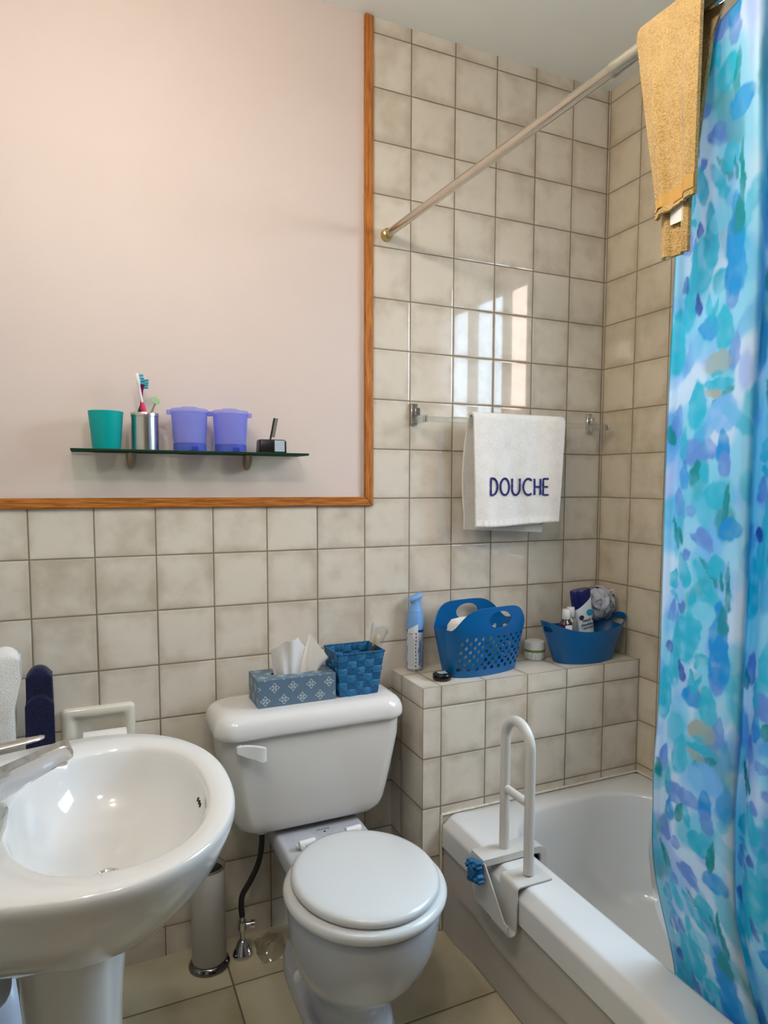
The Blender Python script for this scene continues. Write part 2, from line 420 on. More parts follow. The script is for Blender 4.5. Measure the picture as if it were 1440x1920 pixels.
# tan towel over the rail
tt = thing('bath_towel', 'tan terry towel draped over the shower rail', 'towel', (1.02, -1.12, 2.1))
def tan_fn(u, v, off):                                   # u along the rail, v from front hem over the rail to the back hem
    y = -1.052 - .130*u
    bk = max(0, min(1, (v-.47)/.10)); bk = bk*bk*(3-2*bk); y += .020*u**1.3*bk
    cx, _, cz = rod_pt(y); rr = .0215 + off
    L1, L2 = .315 - .02*u, .375
    s = v*(L1 + PI*rr + L2)
    w = .004*math.sin(9*u + 3) + .002*math.sin(21*u)
    sag = lambda d: -.060*min(1, d/.31)**1.1*(1-u)*1.0 if d > 0 else 0
    if s < L1:
        d = L1 - s; return (cx - rr + w*min(1, d*6) - .006*(d > .3), y + sag(d), cz - d)
    if s < L1 + PI*rr:
        a = (s-L1)/rr; return (cx - rr*math.cos(a), y, cz + rr*math.sin(a))
    d = s - L1 - PI*rr; return (cx + rr - .040*min(1, d/.3) + w*min(1, d*6), y + sag(d)*.95 - .002, cz - d)
def towel_shell(fn, nu, nv, th):
    return loft_pair(lambda u, v: fn(u, v, th), lambda u, v: fn(u, v, 0), nu, nv)
def loft_pair(fo, fi, nu, nv):
    b = bmesh.new(); O = [[b.verts.new(fo(i/nu, j/nv)) for j in range(nv+1)] for i in range(nu+1)]
    I = [[b.verts.new(fi(i/nu, j/nv)) for j in range(nv+1)] for i in range(nu+1)]
    for i in range(nu):
        for j in range(nv):
            b.faces.new((O[i][j], O[i+1][j], O[i+1][j+1], O[i][j+1])); b.faces.new((I[i][j], I[i][j+1], I[i+1][j+1], I[i+1][j]))
    for i in range(nu):
        b.faces.new((O[i][0], I[i][0], I[i+1][0], O[i+1][0])); b.faces.new((O[i][nv], O[i+1][nv], I[i+1][nv], I[i][nv]))
    for j in range(nv):
        b.faces.new((O[0][j], O[0][j+1], I[0][j+1], I[0][j])); b.faces.new((O[nu][j], I[nu][j], I[nu][j+1], O[nu][j+1]))
    return b
part('towel_cloth', towel_shell(tan_fn, 24, 120, .007), M_tan, tt, ang=60)
hb = loft_pair(lambda u, v: tan_fn(u, .028*v + .012, .0085), lambda u, v: tan_fn(u, .028*v + .012, .0065), 20, 3)
part('hem_band', hb, mat('tan woven hem', rgb(190, 148, 82), .9, bmp=.4, bscale=420), tt)
part('care_label', box((1.0005, -1.158, 1.772), (1.0020, -1.132, 1.800)), M_white, tt, label='white care label')

# acrylic towel bar on the tiled wall
tb = thing('towel_bar', 'clear acrylic towel bar with chrome brackets on the tiled wall', 'towel bar', (1.42, 0, 1.56))
part('bar', box((1.083, -.088, 1.543), (1.79, -.072, 1.559), .002, 1), M_acr, tb)
for x, s in ((1.079, 1), (1.772, -1)):
    br = part('bracket', box((x-.011, -.012, 1.537), (x+.011, -.0005, 1.604), .0015, 1), M_chrome, tb)
    part('arm', box((x-.008, -.094, 1.540), (x+.008, -.0125, 1.563), .002, 1), M_acr, br)
    part('clip', box((x-.004, -.026, 1.565), (x+.013, -.0125, 1.590), .0012, 1), M_chrome, br)
    part('bar_cap', box((1.083-.006, -.0895, 1.5415) if s > 0 else (1.7905, -.0895, 1.5415), (1.0825, -.0705, 1.5605) if s > 0 else (1.7965, -.0705, 1.5605), .001, 1), M_chrome, tb)

def wav(x, z):
    return .0022*math.sin(34*x + 5*z + 1) + .0028*math.sin(17*x - 4*z) + .0012*math.sin(71*x + 9*z)
def douche(u, v, off):
    x = 1.243 + .352*u; r = .0135 + off; L1, L2 = .337 + .006*math.sin(4*u+1), .352 + .016*u
    s = v*(L1 + PI*r + L2); cz, cy = 1.5585, -.080
    if s < L1:
        d = L1 - s; k = min(1, d*5); return (x + .010*(1-u)*d/.34 - .020*u*d/.34 - .002*math.sin(d*14), cy - r - k*(.006 + 1.6*wav(x, 1.56-d)) , cz - d)
    if s < L1 + PI*r:
        a = (s-L1)/r; return (x - .0 , cy - r*math.cos(a), cz + r*math.sin(a))
    d = s - L1 - PI*r; k = min(1, d*5); return (x - .018*(1-u)*math.sin(min(d, .3)*8)+.012*(1-u)*d - .055*u*d/.35, cy + r + k*(.004*math.sin(13*u) + .004), cz - d)
t2 = thing('hand_towel', 'white terry towel embroidered with blue letters on the acrylic bar', 'towel', (1.42, -.08, 1.56))
part('towel_cloth', towel_shell(douche, 70, 110, .008), M_wterry, t2, ang=60)
hb = loft_pair(lambda u, v: douche(u, .022*v + .0045, .0098+.0012*math.sin(90*u)*math.sin(17*u)), lambda u, v: douche(u, .022*v + .0045, .006), 140, 4)
part('hem_band', hb, M_hem, t2, ang=70)
def stroke_letters():
    b = bmesh.new(); r = .0031
    def arc(cx, cz, a, c, t0, t1, n=16): return [(cx + a*math.cos(t0+(t1-t0)*k/n), cz + c*math.sin(t0+(t1-t0)*k/n)) for k in range(n+1)]
    L = {'D': [[(0, 0), (0, 1)], [(0, 1), (.2, 1)] + arc(.2, .5, .42, .5, PI/2, -PI/2) + [(.2, 0), (0, 0)]],
         'O': [arc(.42, .5, .42, .5, PI/2, PI/2+2*PI, 28)], 'U': [[(0, 1), (0, .4)] + arc(.32, .36, .32, .36, PI, 2*PI) + [(.64, .4), (.64, 1)]],
         'C': [arc(.42, .5, .42, .5, .28*PI, 1.70*PI, 22)], 'H': [[(0, 0), (0, 1)], [(.56, 0), (.56, 1)], [(0, .5), (.56, .5)]],
         'E': [[(.5, 1), (0, 1), (0, 0), (.5, 0)], [(0, .5), (.44, .5)]]}
    x = 1.304; h = .053
    for ch, w in zip('DOUCHE', (.62, .84, .64, .70, .56, .5)):
        for st in L[ch]:
            P = []
            for i in range(len(st)-1):
                for k in range(5):
                    t = k/5; P.append((st[i][0]*(1-t)+st[i+1][0]*t, st[i][1]*(1-t)+st[i+1][1]*t))
            P.append(st[-1]); P = [P[0]] + [c for a, c in zip(P, P[1:]) if math.hypot(c[0]-a[0], c[1]-a[1]) > 1e-4]; Q = []
            for px_, pz_ in P:
                X = x + px_*h*.78; Z = 1.318 + pz_*h
                u = (X - 1.243)/.352; d = 1.5585 - Z
                for _ in range(3):
                    L1 = .337 + .006*math.sin(4*u+1); rr = .0135+.008; v = (L1 - d)/(L1 + PI*rr + .352 + .016*u)
                    qx = douche(u, v, .008)[0]; u += (X - qx)/.352
                q = douche(u, v, .008); Q.append((q[0], q[1]-.0022, q[2]))
            tube(Q, [r*(1+.18*math.sin(k*2.1)) for k in range(len(Q))], 8, b)
        x += (w + .17)*h*.88
    return b
part('embroidery', stroke_letters(), M_thread, t2, label='blue embroidered word DOUCHE')

# ---- shower curtain
def curtain_mat(name):
    m, nt, b, out = new_mat(name); at = nt.nodes.new('ShaderNodeVertexColor'); at.layer_name = 'print'
    nt.links.new(at.outputs[0], b.inputs['Base Color']); b.inputs['Roughness'].default_value = .38
    t = nt.nodes.new('ShaderNodeBsdfTranslucent'); nt.links.new(at.outputs[0], t.inputs[0])
    x = nt.nodes.new('ShaderNodeMixShader'); x.inputs[0].default_value = .45
    nt.links.new(b.outputs[0], x.inputs[1]); nt.links.new(t.outputs[0], x.inputs[2]); nt.links.new(x.outputs[0], out.inputs[0]); return m
M_curt = curtain_mat('printed curtain fabric')
ZPY = [(0, 2.167), (160, 2.033), (320, 1.894), (480, 1.753), (640, 1.608), (800, 1.459), (960, 1.306), (1120, 1.149), (1280, .989), (1440, .823), (1600, .654), (1760, .479), (1920, .3)]
def z_of(p): return float(np.interp(p, [a for a, _ in ZPY], [c for _, c in ZPY]))
CY, AZ, PW, TE, BG, PL, DB, LB = (.05, .60, .74), (.01, .42, .76), (.22, .42, .76), (.01, .40, .44), (.52, .54, .50), (.34, .74, .86), (.07, .20, .56), (.28, .62, .88)
# motifs of one repeat of the print: centre, height, half width, half height, turn, colour, softness
PR = [(1380, 478, 20, 55, 0, AZ), (1324, 465, 15, 55, -5, CY), (1284, 556, 17, 62, 6, CY), (1347, 552, 18, 20, 0, CY), (1356, 580, 22, 24, 0, PL), (1378, 577, 17, 28, 0, PW),
 (1328, 629, 21, 19, 10, AZ), (1326, 596, 7, 24, -14, CY), (1338, 600, 5, 22, 26, CY), (1362, 636, 19, 36, -12, CY), (1388, 679, 13, 30, 8, PW), (1352, 694, 30, 19, 0, BG), (1349, 711, 14, 6, 0, CY),
 (1310, 762, 18, 42, 4, CY), (1357, 730, 34, 9, 0, CY), (1364, 752, 26, 8, -22, TE), (1345, 746, 20, 8, 10, BG), (1367, 784, 36, 30, 0, LB), (1268, 790, 11, 30, 8, PW), (1256, 815, 8, 20, -10, TE), (1302, 848, 24, 22, 0, PW), (1336, 846, 24, 17, 0, PW),
 (1371, 838, 14, 28, -4, AZ), (1284, 832, 9, 30, 0, CY), (1315, 884, 9, 22, 22, TE), (1332, 884, 9, 22, -18, CY), (1352, 890, 12, 18, 0, PL), (1376, 872, 14, 22, 0, PW), (1290, 892, 12, 26, 0, AZ),
 (1279, 942, 13, 25, -10, PW), (1308, 957, 11, 11, 0, PW), (1362, 926, 28, 24, 0, CY), (1384, 940, 8, 34, 8, TE), (1393, 986, 27, 20, -8, AZ), (1336, 1012, 26, 11, 24, PW), (1340, 1003, 18, 14, 30, PW), (1273, 1000, 5, 30, -18, TE), (1285, 1004, 5, 18, -25, TE),
 (1302, 1038, 9, 11, -20, PW), (1298, 1070, 12, 34, -20, CY), (1340, 1080, 10, 40, -38, CY), (1352, 1064, 6, 34, -46, TE), (1367, 1056, 20, 22, 0, CY), (1380, 1078, 3, 18, -10, TE), (1393, 1066, 4, 26, 4, TE), (1274, 1087, 11, 22, 14, CY), (1277, 1122, 13, 7, 20, CY),
 (1271, 1152, 10, 22, 8, PW), (1297, 1142, 9, 12, 0, DB), (1287, 1168, 6, 16, 0, PW), (1269, 1225, 8, 14, 0, DB), (1305, 1200, 27, 46, -6, CY), (1344, 1140, 26, 18, 0, PL), (1383, 1222, 23, 47, 0, AZ), (1388, 1150, 12, 26, 0, TE), (1302, 1262, 7, 20, -22, DB), (1285, 1258, 8, 24, -8, CY),
 (1258, 1316, 16, 55, 0, CY), (1396, 1100, 6, 30, 0, TE)]
PZ = .655
def vnoise(X, Y, seed):
    rs = np.random.RandomState(seed); G = rs.rand(64, 64)
    xi, yi = np.floor(X).astype(int), np.floor(Y).astype(int); fx, fy = X-xi, Y-yi; fx, fy = fx*fx*(3-2*fx), fy*fy*(3-2*fy)
    g = lambda a, c: G[a % 64, c % 64]
    return (g(xi, yi)*(1-fx)+g(xi+1, yi)*fx)*(1-fy) + (g(xi, yi+1)*(1-fx)+g(xi+1, yi+1)*fx)*fy
def print_colour(S, Z):
    """colour of the fabric at s metres from its free edge and height z"""
    wx = (vnoise(S*90, Z*90, 1)-.5)*.007 + (vnoise(S*260, Z*260, 2)-.5)*.0018; wz = (vnoise(S*90, Z*90, 3)-.5)*.007 + (vnoise(S*260, Z*260, 4)-.5)*.0018
    S2, Z2 = S+wx, Z+wz
    col = np.empty(S.shape+(3,)); col[:] = (.70, .81, .90)
    f = vnoise(S*14, Z*11, 5)[..., None]; a_ = np.clip((f-.44)*6, 0, 1)*.55; col = col*(1-a_) + np.array((.16, .68, .84))*a_
    f = vnoise(S*19+7, Z*15, 9)[..., None]; a_ = np.clip((f-.68)*9, 0, 1)*.40; col = col*(1-a_) + np.array((.30, .45, .84))*a_
    W0 = .262
    rs = np.random.RandomState(12)
    for q in range(340):                                  # pale washes under the crisp motifs
        s0, z0, a = rs.uniform(-.02, .85), rs.uniform(.15, 2.1), rs.uniform(-60, 60)
        c = [CY, CY, LB, PL, AZ, TE, PL, CY][rs.randint(8)]; hx, hz = rs.uniform(.014, .040), rs.uniform(.035, .080)
        msk = (np.abs(S2-s0) < hz+.01) & (np.abs(Z2-z0) < hz+.01)
        if not msk.any(): continue
        ca, sa = math.cos(math.radians(a)), math.sin(math.radians(a)); dx, dz = S2[msk]-s0, Z2[msk]-z0
        d = np.sqrt(((dx*ca-dz*sa)/hx)**2 + ((dx*sa+dz*ca)/hz)**2)
        al = (np.clip((1.0-d)/.28, 0, 1)*rs.uniform(.40, .85)*(.5+.5*vnoise(S[msk]*40+q, Z[msk]*40, 8)))[:, None]
        col[msk] = col[msk]*(1-al) + np.array(c)*al
    for rep_s in range(0, 4):
        for rep in (-3, -2, -1, 0, 1, 2, 3):
            for (cx, cy, rx, ry, a, c) in PR:
                s0 = (cx-1246)*1.22/1000 + .006 + rep_s*W0 - (.10 if rep_s else 0)*0; z0 = z_of(cy) + rep*PZ + (.23*rep_s)
                if z0 < .15 or z0 > 2.25: continue
                hx, hz = rx*1.36/1000, ry*.00112
                R_ = max(hx, hz)+.006
                msk = (np.abs(S2-s0) < R_) & (np.abs(Z2-z0) < R_)
                if not msk.any(): continue
                ca, sa = math.cos(math.radians(a)), math.sin(math.radians(a))
                dx, dz = S2[msk]-s0, Z2[msk]-z0
                ex, ez = dx*ca - dz*sa, dx*sa + dz*ca
                taper = 1 - .35*np.clip(ez/hz, -1, 1)*(1 if rx*1.8 < ry else .25)
                d = np.sqrt((ex/(hx*taper))**2 + (ez/hz)**2)
                al = np.clip((1.0-d)/.18, 0, 1)
                wash = .46 + .5*np.clip(vnoise(S[msk]*55+cx, Z[msk]*55+cy, 6)*1.3, 0, 1); rim = np.where((d > .80) & (d < 1), .12, 0)
                al = (al*np.clip(wash+rim, 0, 1))[:, None]
                col[msk] = col[msk]*(1-al) + np.array(c)*al
    return np.clip(col, 0.02, .96)
def fold(s):
    """x, y offsets of the hanging folds at s metres from the free edge"""
    P = [(0, .000, .000), (.012, -.004, -.010), (.03, .008, -.022), (.075, -.004, -.062), (.12, -.008, -.104), (.165, -.016, -.146), (.205, -.024, -.184), (.219, -.027, -.198), (.231, -.020, -.206), (.243, -.006, -.198),
         (.265, .012, -.184), (.282, .020, -.186), (.30, .018, -.202), (.325, -.002, -.225), (.35, -.016, -.254), (.385, .010, -.276), (.42, .034, -.296), (.48, -.006, -.340), (.54, .030, -.380), (.60, -.012, -.425), (.66, .026, -.465), (.74, -.012, -.53), (.82, .024, -.585)]
    return float(np.interp(s, [p[0] for p in P], [p[1] for p in P])), float(np.interp(s, [p[0] for p in P], [p[2] for p in P]))
EDGE = [(.17, 1.246, -1.010), (.30, 1.228, -.992), (.368, 1.221, -.988), (.46, 1.196, -.978), (.58, 1.175, -.962), (.80, 1.160, -.972), (.90, 1.155, -.986), (1.39, 1.115, -1.030), (1.70, 1.090, -1.060), (1.83, 1.082, -1.066), (2.0, 1.066, -1.074), (2.085, 1.064, -1.080)]
def edge_xy(z):
    zs = [e[0] for e in EDGE]; return float(np.interp(z, zs, [e[1] for e in EDGE])), float(np.interp(z, zs, [e[2] for e in EDGE]))
def build_curtain():
    NS, NZ = 300, 640; smax, z0, z1 = .82, .17, 2.083
    FO = [fold(smax*i/NS) for i in range(NS+1)]
    k = np.ones(7)/7; fx = np.convolve(np.pad([a for a, _ in FO], 3, 'edge'), k, 'valid'); fy = np.convolve(np.pad([c for _, c in FO], 3, 'edge'), k, 'valid')
    ez = np.linspace(z0, z1, NZ+1); E = np.array([edge_xy(z) for z in ez]); ke = np.ones(41)/41
    ex = np.convolve(np.pad(E[:, 0], 20, 'edge'), ke, 'valid'); ey = np.convolve(np.pad(E[:, 1], 20, 'edge'), ke, 'valid')
    S, Z = np.meshgrid(np.linspace(0, smax, NS+1), ez, indexing='ij')
    amp = np.interp(Z, [.2, .40, .85, 2.08], [.42, .5, 1.0, .9])
    spread = np.interp(Z, [.2, 1.2, 2.08], [1.08, 1.0, .86])
    X = ex[None, :] + fx[:, None]*amp + .0035*np.sin(S*26+Z*3.1) ; Y = ey[None, :] + fy[:, None]*spread + .002*np.sin(Z*5+S*9)
    V = np.stack([X, Y, Z], -1).reshape(-1, 3); idx = np.arange((NS+1)*(NZ+1)).reshape(NS+1, NZ+1)
    F = np.stack([idx[:-1, :-1], idx[1:, :-1], idx[1:, 1:], idx[:-1, 1:]], -1).reshape(-1, 4)
    C = print_colour(S, Z)
    hem = S < .0080; C[hem] = C[hem]*.40 + np.array((.02, .17, .21))*.60  # free edge darkened in the print colour for a doubled hem against backlight
    me = bpy.data.meshes.new('shower_curtain'); org = np.array((1.02, -1.4, 2.08))
    me.from_pydata((V-org).tolist(), [], F.tolist()); me.materials.append(M_curt)
    ca = me.color_attributes.new('print', 'FLOAT_COLOR', 'POINT'); ca.data.foreach_set('color', np.concatenate([C.reshape(-1, 3), np.ones(((NS+1)*(NZ+1), 1))], 1).astype(np.float32).ravel())
    me.polygons.foreach_set('use_smooth', [True]*len(me.polygons))
    o = bpy.data.objects.new('shower_curtain', me); COL.objects.link(o); o.location = org
    sm = o.modifiers.new('cloth thickness', 'SOLIDIFY'); sm.thickness = .0009; sm.offset = 0
    tag(o, 'blue and teal floral print shower curtain hanging into the tub', 'curtain')
    b = bmesh.new()
    def lin(u, v):
        z = .16 + .66*v; x, y = edge_xy(z); return (x + .012 + .006*math.sin(7*v+2), y + .004 + .018*math.sin(PI*min(1, (1-v)*1.15))**1.5*(1-u) + .003*math.sin(17*v) - .05*u, z)
    lb = baked(grid(lin, 14, 60, b), [('SOLIDIFY', {'thickness': .0006})])
    part('liner', lb, M_liner, o, label='clear vinyl liner')
build_curtain()

# ============================================================ bathtub
tub = thing('bathtub', 'white enamel bathtub along the right wall', 'bathtub', (1.45, -.99, 0))
OX0, OX1, OY0, OY1 = 1.069, XR-.001, -1.752, LYF-.001
def tr(ix, r, z): return rrect(OX0+ix, OX1-ix*.2, OY0+ix, OY1-ix*.2, r, z, 10)
def inner(i, r, z): return rrect(1.197+i, 1.782-i*.7, -1.665+i*1.4, -.312-i*1.0, max(.03, r), z, 10)
shell = [tr(.012, .012, .30), tr(.0, .012, .272), tr(0, .014, .328), tr(0, .014, .333), tr(.0025, .015, .3375), tr(.006, .016, .3405), tr(.020, .020, .3580), tr(.0235, .021, .3605), tr(.028, .022, .3622), tr(.034, .024, .363), inner(-.012, .215, .3625), inner(-.004, .21, .360), inner(.003, .205, .350), inner(.018, .20, .28), inner(.045, .19, .17), inner(.075, .17, .09), inner(.105, .15, .058), inner(.16, .10, .048)]
part('basin', loft(shell, True, False, True), M_tub, tub, ang=50)
def zr_(y): return float(np.interp(-y, [.23, .33, .42, .52, .70, .90, 1.2, 1.75], [.02, .15, .150, .132, .128, .150, .165, .14]))
def apr(u, v):
    y = OY1 - .002 - (OY1-OY0-.004)*u; z = .001 + .276*v
    zc = zr_(y); k = 1/(1+math.exp(-(zc - z)/.007)); w = min(1, max(0, (-.30-y)/.10))
    return (1.078 + .012*k*w - .004*math.exp(-((z-zc-.006)/.018)**2)*w, y, z)
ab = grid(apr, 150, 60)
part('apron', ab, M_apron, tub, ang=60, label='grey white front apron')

# grab bar clamped on the rim
gb = thing('grab_bar', 'white tubular grab bar clamped on the bathtub rim', 'grab bar', (1.12, -.55, .364))
gx = 1.120
loop = [(gx, -.497, .372), (gx, -.497, .5), (gx, -.497, .690)] + [(gx, -.5535 + .0565*math.cos(a), .690 + .0565*math.sin(a)) for a in [PI*k/16 for k in range(1, 16)]] + [(gx, -.610, .690), (gx, -.610, .5), (gx, -.610, .372)]
part('handle_tube', tube(loop, .0132, 20), M_grab, gb)
part('cross_bar', tube([(gx, -.5085, .551), (gx, -.5985, .551)], .0108, 16), M_grab, gb)
def ribbon(path, th, y0, y1, bev=.001):
    """bent sheet metal: path in (x, z), swept along y"""
    P = [Vector((a, 0, c)) for a, c in path]; n = len(P); nr = []
    for i in range(n):
        t = (P[min(i+1, n-1)] - P[max(i-1, 0)]).normalized(); nr.append(Vector((-t.z, 0, t.x)))
    rings = []
    for y in (y0, y1):
        rings.append([(p + q*th/2) for p, q in zip(P, nr)] + [(p - q*th/2) for p, q in reversed(list(zip(P, nr)))])
    return loft([[(v.x, y, v.z) for v in r] for r, y in zip(rings, (y0, y1))])
def bend(pts, r=.008, n=5):
    out = [pts[0]]
    for i in range(1, len(pts)-1):
        p, a, c = Vector(pts[i]), Vector(pts[i-1]), Vector(pts[i+1])
        k = min(r, (a-p).length*.45, (c-p).length*.45); q0 = p + (a-p).normalized()*k; q1 = p + (c-p).normalized()*k
        for j in range(n+1):
            t = j/n; out.append(tuple((1-t)**2*q0 + 2*t*(1-t)*p + t*t*q1))
    return out + [pts[-1]]
part('saddle', ribbon(bend([(1.166, .3665), (1.0625, .3665), (1.0610, .246), (1.0365, .246), (1.0365, .275)], .011), .0035, -.648, -.572), M_grab, gb)
ap = bend([(1.0355, .372), (1.226, .372), (1.226, .258)], .022, 7)
part('clamp_arm', ribbon([(a, c+.0035) for a, c in ap], .018, -.532, -.470), M_grab, gb)
bp = [(-.648, .258), (-.492, .258), (-.474, .300), (-.468, .376), (-.538, .378)]
part('brace_plate', loft([[(1.0365+o, y, z) for y, z in bp] for o in (-.0018, .0018)]), M_grab, gb, smooth=False)
part('rim_pad', box((1.2085, -.526, .276), (1.216, -.476, .352), .002), M_black, gb, label='black rubber pad')
part('screw', lathe([(.0, .0), (.007, 0), (.0065, .003), (.002, .0035)], (1.195, -.515, .3848), 16), M_brass, gb, label='brass screw head')
kb = lathe([(.011, -.012), (.0125, -.010), (.0125, .010), (.011, .012)], (0, 0, 0), 20)
for a in range(4):
    c, s = math.cos(PI/2*a+.5), math.sin(PI/2*a+.5)
    bm_add(kb, box((.018*c-.0095, .018*s-.0095, -.012), (.018*c+.0095, .018*s+.0095, .012), .006, 3, rotz=PI/2*a+.5))
bmesh.ops.transform(kb, matrix=Matrix.Translation((1.0135, -.527, .360)) @ Matrix.Rotation(PI/2, 4, 'Y') @ Matrix.Scale(1.30, 4), verts=kb.verts[:])
kn = part('knob', kb, M_bluek, gb, label='teal blue star knob')
part('threaded_bolt', tube([(1.024, -.527, .360), (1.058, -.527, .360)], .004, 12), M_chrome, gb)
# ============================================================ toilet
to = thing('toilet', 'white two-piece toilet with closed round seat between washbasin and bathtub', 'toilet', (.70, -.40, 0))
def tk(t):                                               # tank section half width / front / radius at height fraction t
    k = min(1, t/.85)**.8
    return .206 + .051*k, -.198 - .024*k
rg = []
for z, ins in ((.400, .045), (.402, .026), (.408, .012), (.420, .003), (.44, 0), (.48, 0), (.53, 0), (.58, 0), (.63, 0), (.69, 0)):
    hw, fy = tk((z-.40)/.29)
    ring = []
    for x, y, _ in rrect(.690-hw+ins, .690+hw-ins, fy+ins*.6, -.022-ins*.6, .045, z, 8):
        ring.append((x, y - (.012*(1-((x-.69)/hw)**2) if y < -.1 else 0), z))
    # subdivide the long front edge so that it bows
    rg.append(ring)
def densify(rings, m=6):
    out = []
    for r in rings:
        n = len(r); q = []
        for i in range(n):
            a, c = Vector(r[i]), Vector(r[(i+1) % n]); q += [a.lerp(c, k/m) for k in range(m)]
        out.append(q)
    return out
tank = part('tank', loft(rg), M_tank, to, ang=50)
ld = [rrect(.4185+i, .9545-i, -.241+i, -.010-i*.6, .05, z, 10) for z, i in ((.684, .010), (.685, .004), (.690, .0005), (.700, 0), (.714, .001), (.727, .006), (.736, .013), (.742, .023), (.745, .038))]
part('tank_lid', loft(ld), M_porc, to, ang=50)
hd = tube([(.478, -.212, .664), (.478, -.236, .664)], [.011, .010], 16)
pr = [[(.468, -.246, .674), (.468, -.236, .674), (.468, -.236, .658), (.468, -.246, .658)], [(.490, -.249, .675), (.490, -.236, .675), (.490, -.236, .648), (.490, -.249, .646)], [(.512, -.254, .672), (.512, -.240, .672), (.512, -.240, .640), (.512, -.254, .638)],
      [(.530, -.262, .669), (.530, -.246, .669), (.530, -.246, .632), (.530, -.262, .630)], [(.541, -.259, .665), (.541, -.248, .665), (.541, -.248, .633), (.541, -.259, .632)]]
loft(pr, bm=hd)
fh = part('flush_handle', hd, M_white, to, label='white flush lever')
bw = [sell(.706, -.528, .150, .175, .386, 56), sell(.706, -.528, .176, .198, .386, 56), sell(.706, -.528, .180, .202, .380, 56), sell(.706, -.528, .179, .201, .36, 56), sell(.705, -.527, .176, .197, .32, 56), sell(.704, -.523, .168, .187, .275, 56), sell(.703, -.515, .153, .170, .225, 56),
      sell(.702, -.500, .129, .146, .180, 56), sell(.701, -.480, .104, .124, .145, 56), sell(.700, -.458, .088, .112, .115, 56, 2.2), sell(.700, -.440, .082, .118, .085, 56, 2.4), sell(.700, -.42, .082, .135, .055, 56, 2.6), sell(.700, -.40, .088, .165, .030, 56, 2.8)]
b = loft(bw)
bw2 = [sell(.700, -.335, .112, .245, .001, 48, 3.0), sell(.700, -.335, .112, .245, .020, 48, 3.0), sell(.700, -.335, .106, .238, .034, 48, 3.0), sell(.700, -.335, .085, .215, .040, 48, 2.6)]
loft(bw2, bm=b)
loft([rrect(.700-w, .700+w, y0, -.085, .03, z, 6) for z, w, y0 in ((.03, .070, -.42), (.12, .060, -.40), (.22, .070, -.42), (.30, .095, -.44), (.345, .118, -.45))], bm=b)
loft([rrect(.578+i, .828-i, -.47, -.095-i, .022, z, 6) for z, i in ((.335, .006), (.340, 0), (.378, 0), (.384, .004), (.386, .010))], bm=b)
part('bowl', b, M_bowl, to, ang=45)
st = [sell(.708, -.531, a, c, z, 72) for z, a, c in ((.387, .176, .196), (.389, .185, .205), (.395, .1895, .2095), (.403, .191, .211), (.410, .1885, .2085), (.415, .182, .202), (.4165, .170, .190))]
part('seat', loft(st), M_seat, to, ang=60)
st = [sell(.709, -.527, a, c, z, 72) for z, a, c in ((.4175, .160, .190), (.419, .1685, .1985), (.424, .1715, .2015), (.431, .171, .201), (.4365, .1665, .1965), (.4395, .157, .187), (.4415, .138, .168), (.443, .09, .12))]
part('seat_lid', loft(st), M_seat, to, ang=60)
for x, y in ((.640, -.285), (.776, -.268)):
    hb = tube([(x-.022, y-.002, .401), (x+.022, y+.002, .401)], .0095, 12); box((x-.020, y-.012, .3862), (x-.008, y+.010, .402), .002, 1, bm=hb); box((x+.008, y-.010, .3862), (x+.020, y+.012, .402), .002, 1, bm=hb)
    tube([(x-.031, y-.003, .399), (x-.026, y-.0025, .399)], [.004, .008], 10, hb)
    part('hinge', hb, M_white, to)
lt = text_bm('C R A N E', .0085, Matrix.Translation((.708, -.205+.0, .3864)), .0002)
bm_add(lt, lathe([(.0032, 0), (.0032, .0003)], (.710, -.2185, .3862), 12))
part('printed_mark', lt, M_black, to, smooth=False, label='small dark lettering CRANE')
for sx_ in (-1, 1):
    part('bolt_cap', lathe([(.015, 0), (.0155, .012), (.012, .022), (.004, .027)], (.700+sx_*.089, -.300, .036), 20), M_white, to)

# water supply: valve on the floor and hose up to the tank
sv = thing('supply_valve', 'chrome floor valve with black hose behind the toilet', 'valve', (.505, -.088, 0))
part('escutcheon', lathe([(.029, .0005), (.030, .004), (.026, .014), (.018, .030), (.0125, .043), (.009, .046)], (.505, -.088, 0), 28), M_chrome, sv)
vb = tube([(.505, -.088, .040), (.505, -.088, .118)], .0075, 14); tube([(.505, -.088, .078), (.505, -.088, .102)], .0125, 14, vb); tube([(.505, -.088, .090), (.527, -.094, .090)], .0075, 12, vb)
part('valve_body', vb, M_chrome, sv)
part('valve_handle', tube([(.5275, -.094, .090), (.539, -.0965, .090)], [.0125, .0115], 10), M_chrome, sv)
part('hose', tube(spline([(.505, -.088, .116), (.503, -.087, .15), (.508, -.086, .18), (.530, -.086, .215), (.553, -.087, .262), (.562, -.09, .31), (.563, -.095, .36)], 8), .0082, 12), M_hose, sv)
part('coupling_nut', lathe([(.018, .358), (.020, .362), (.020, .384), (.016, .400)], (.563, -.095, 0), 8), M_white, sv)

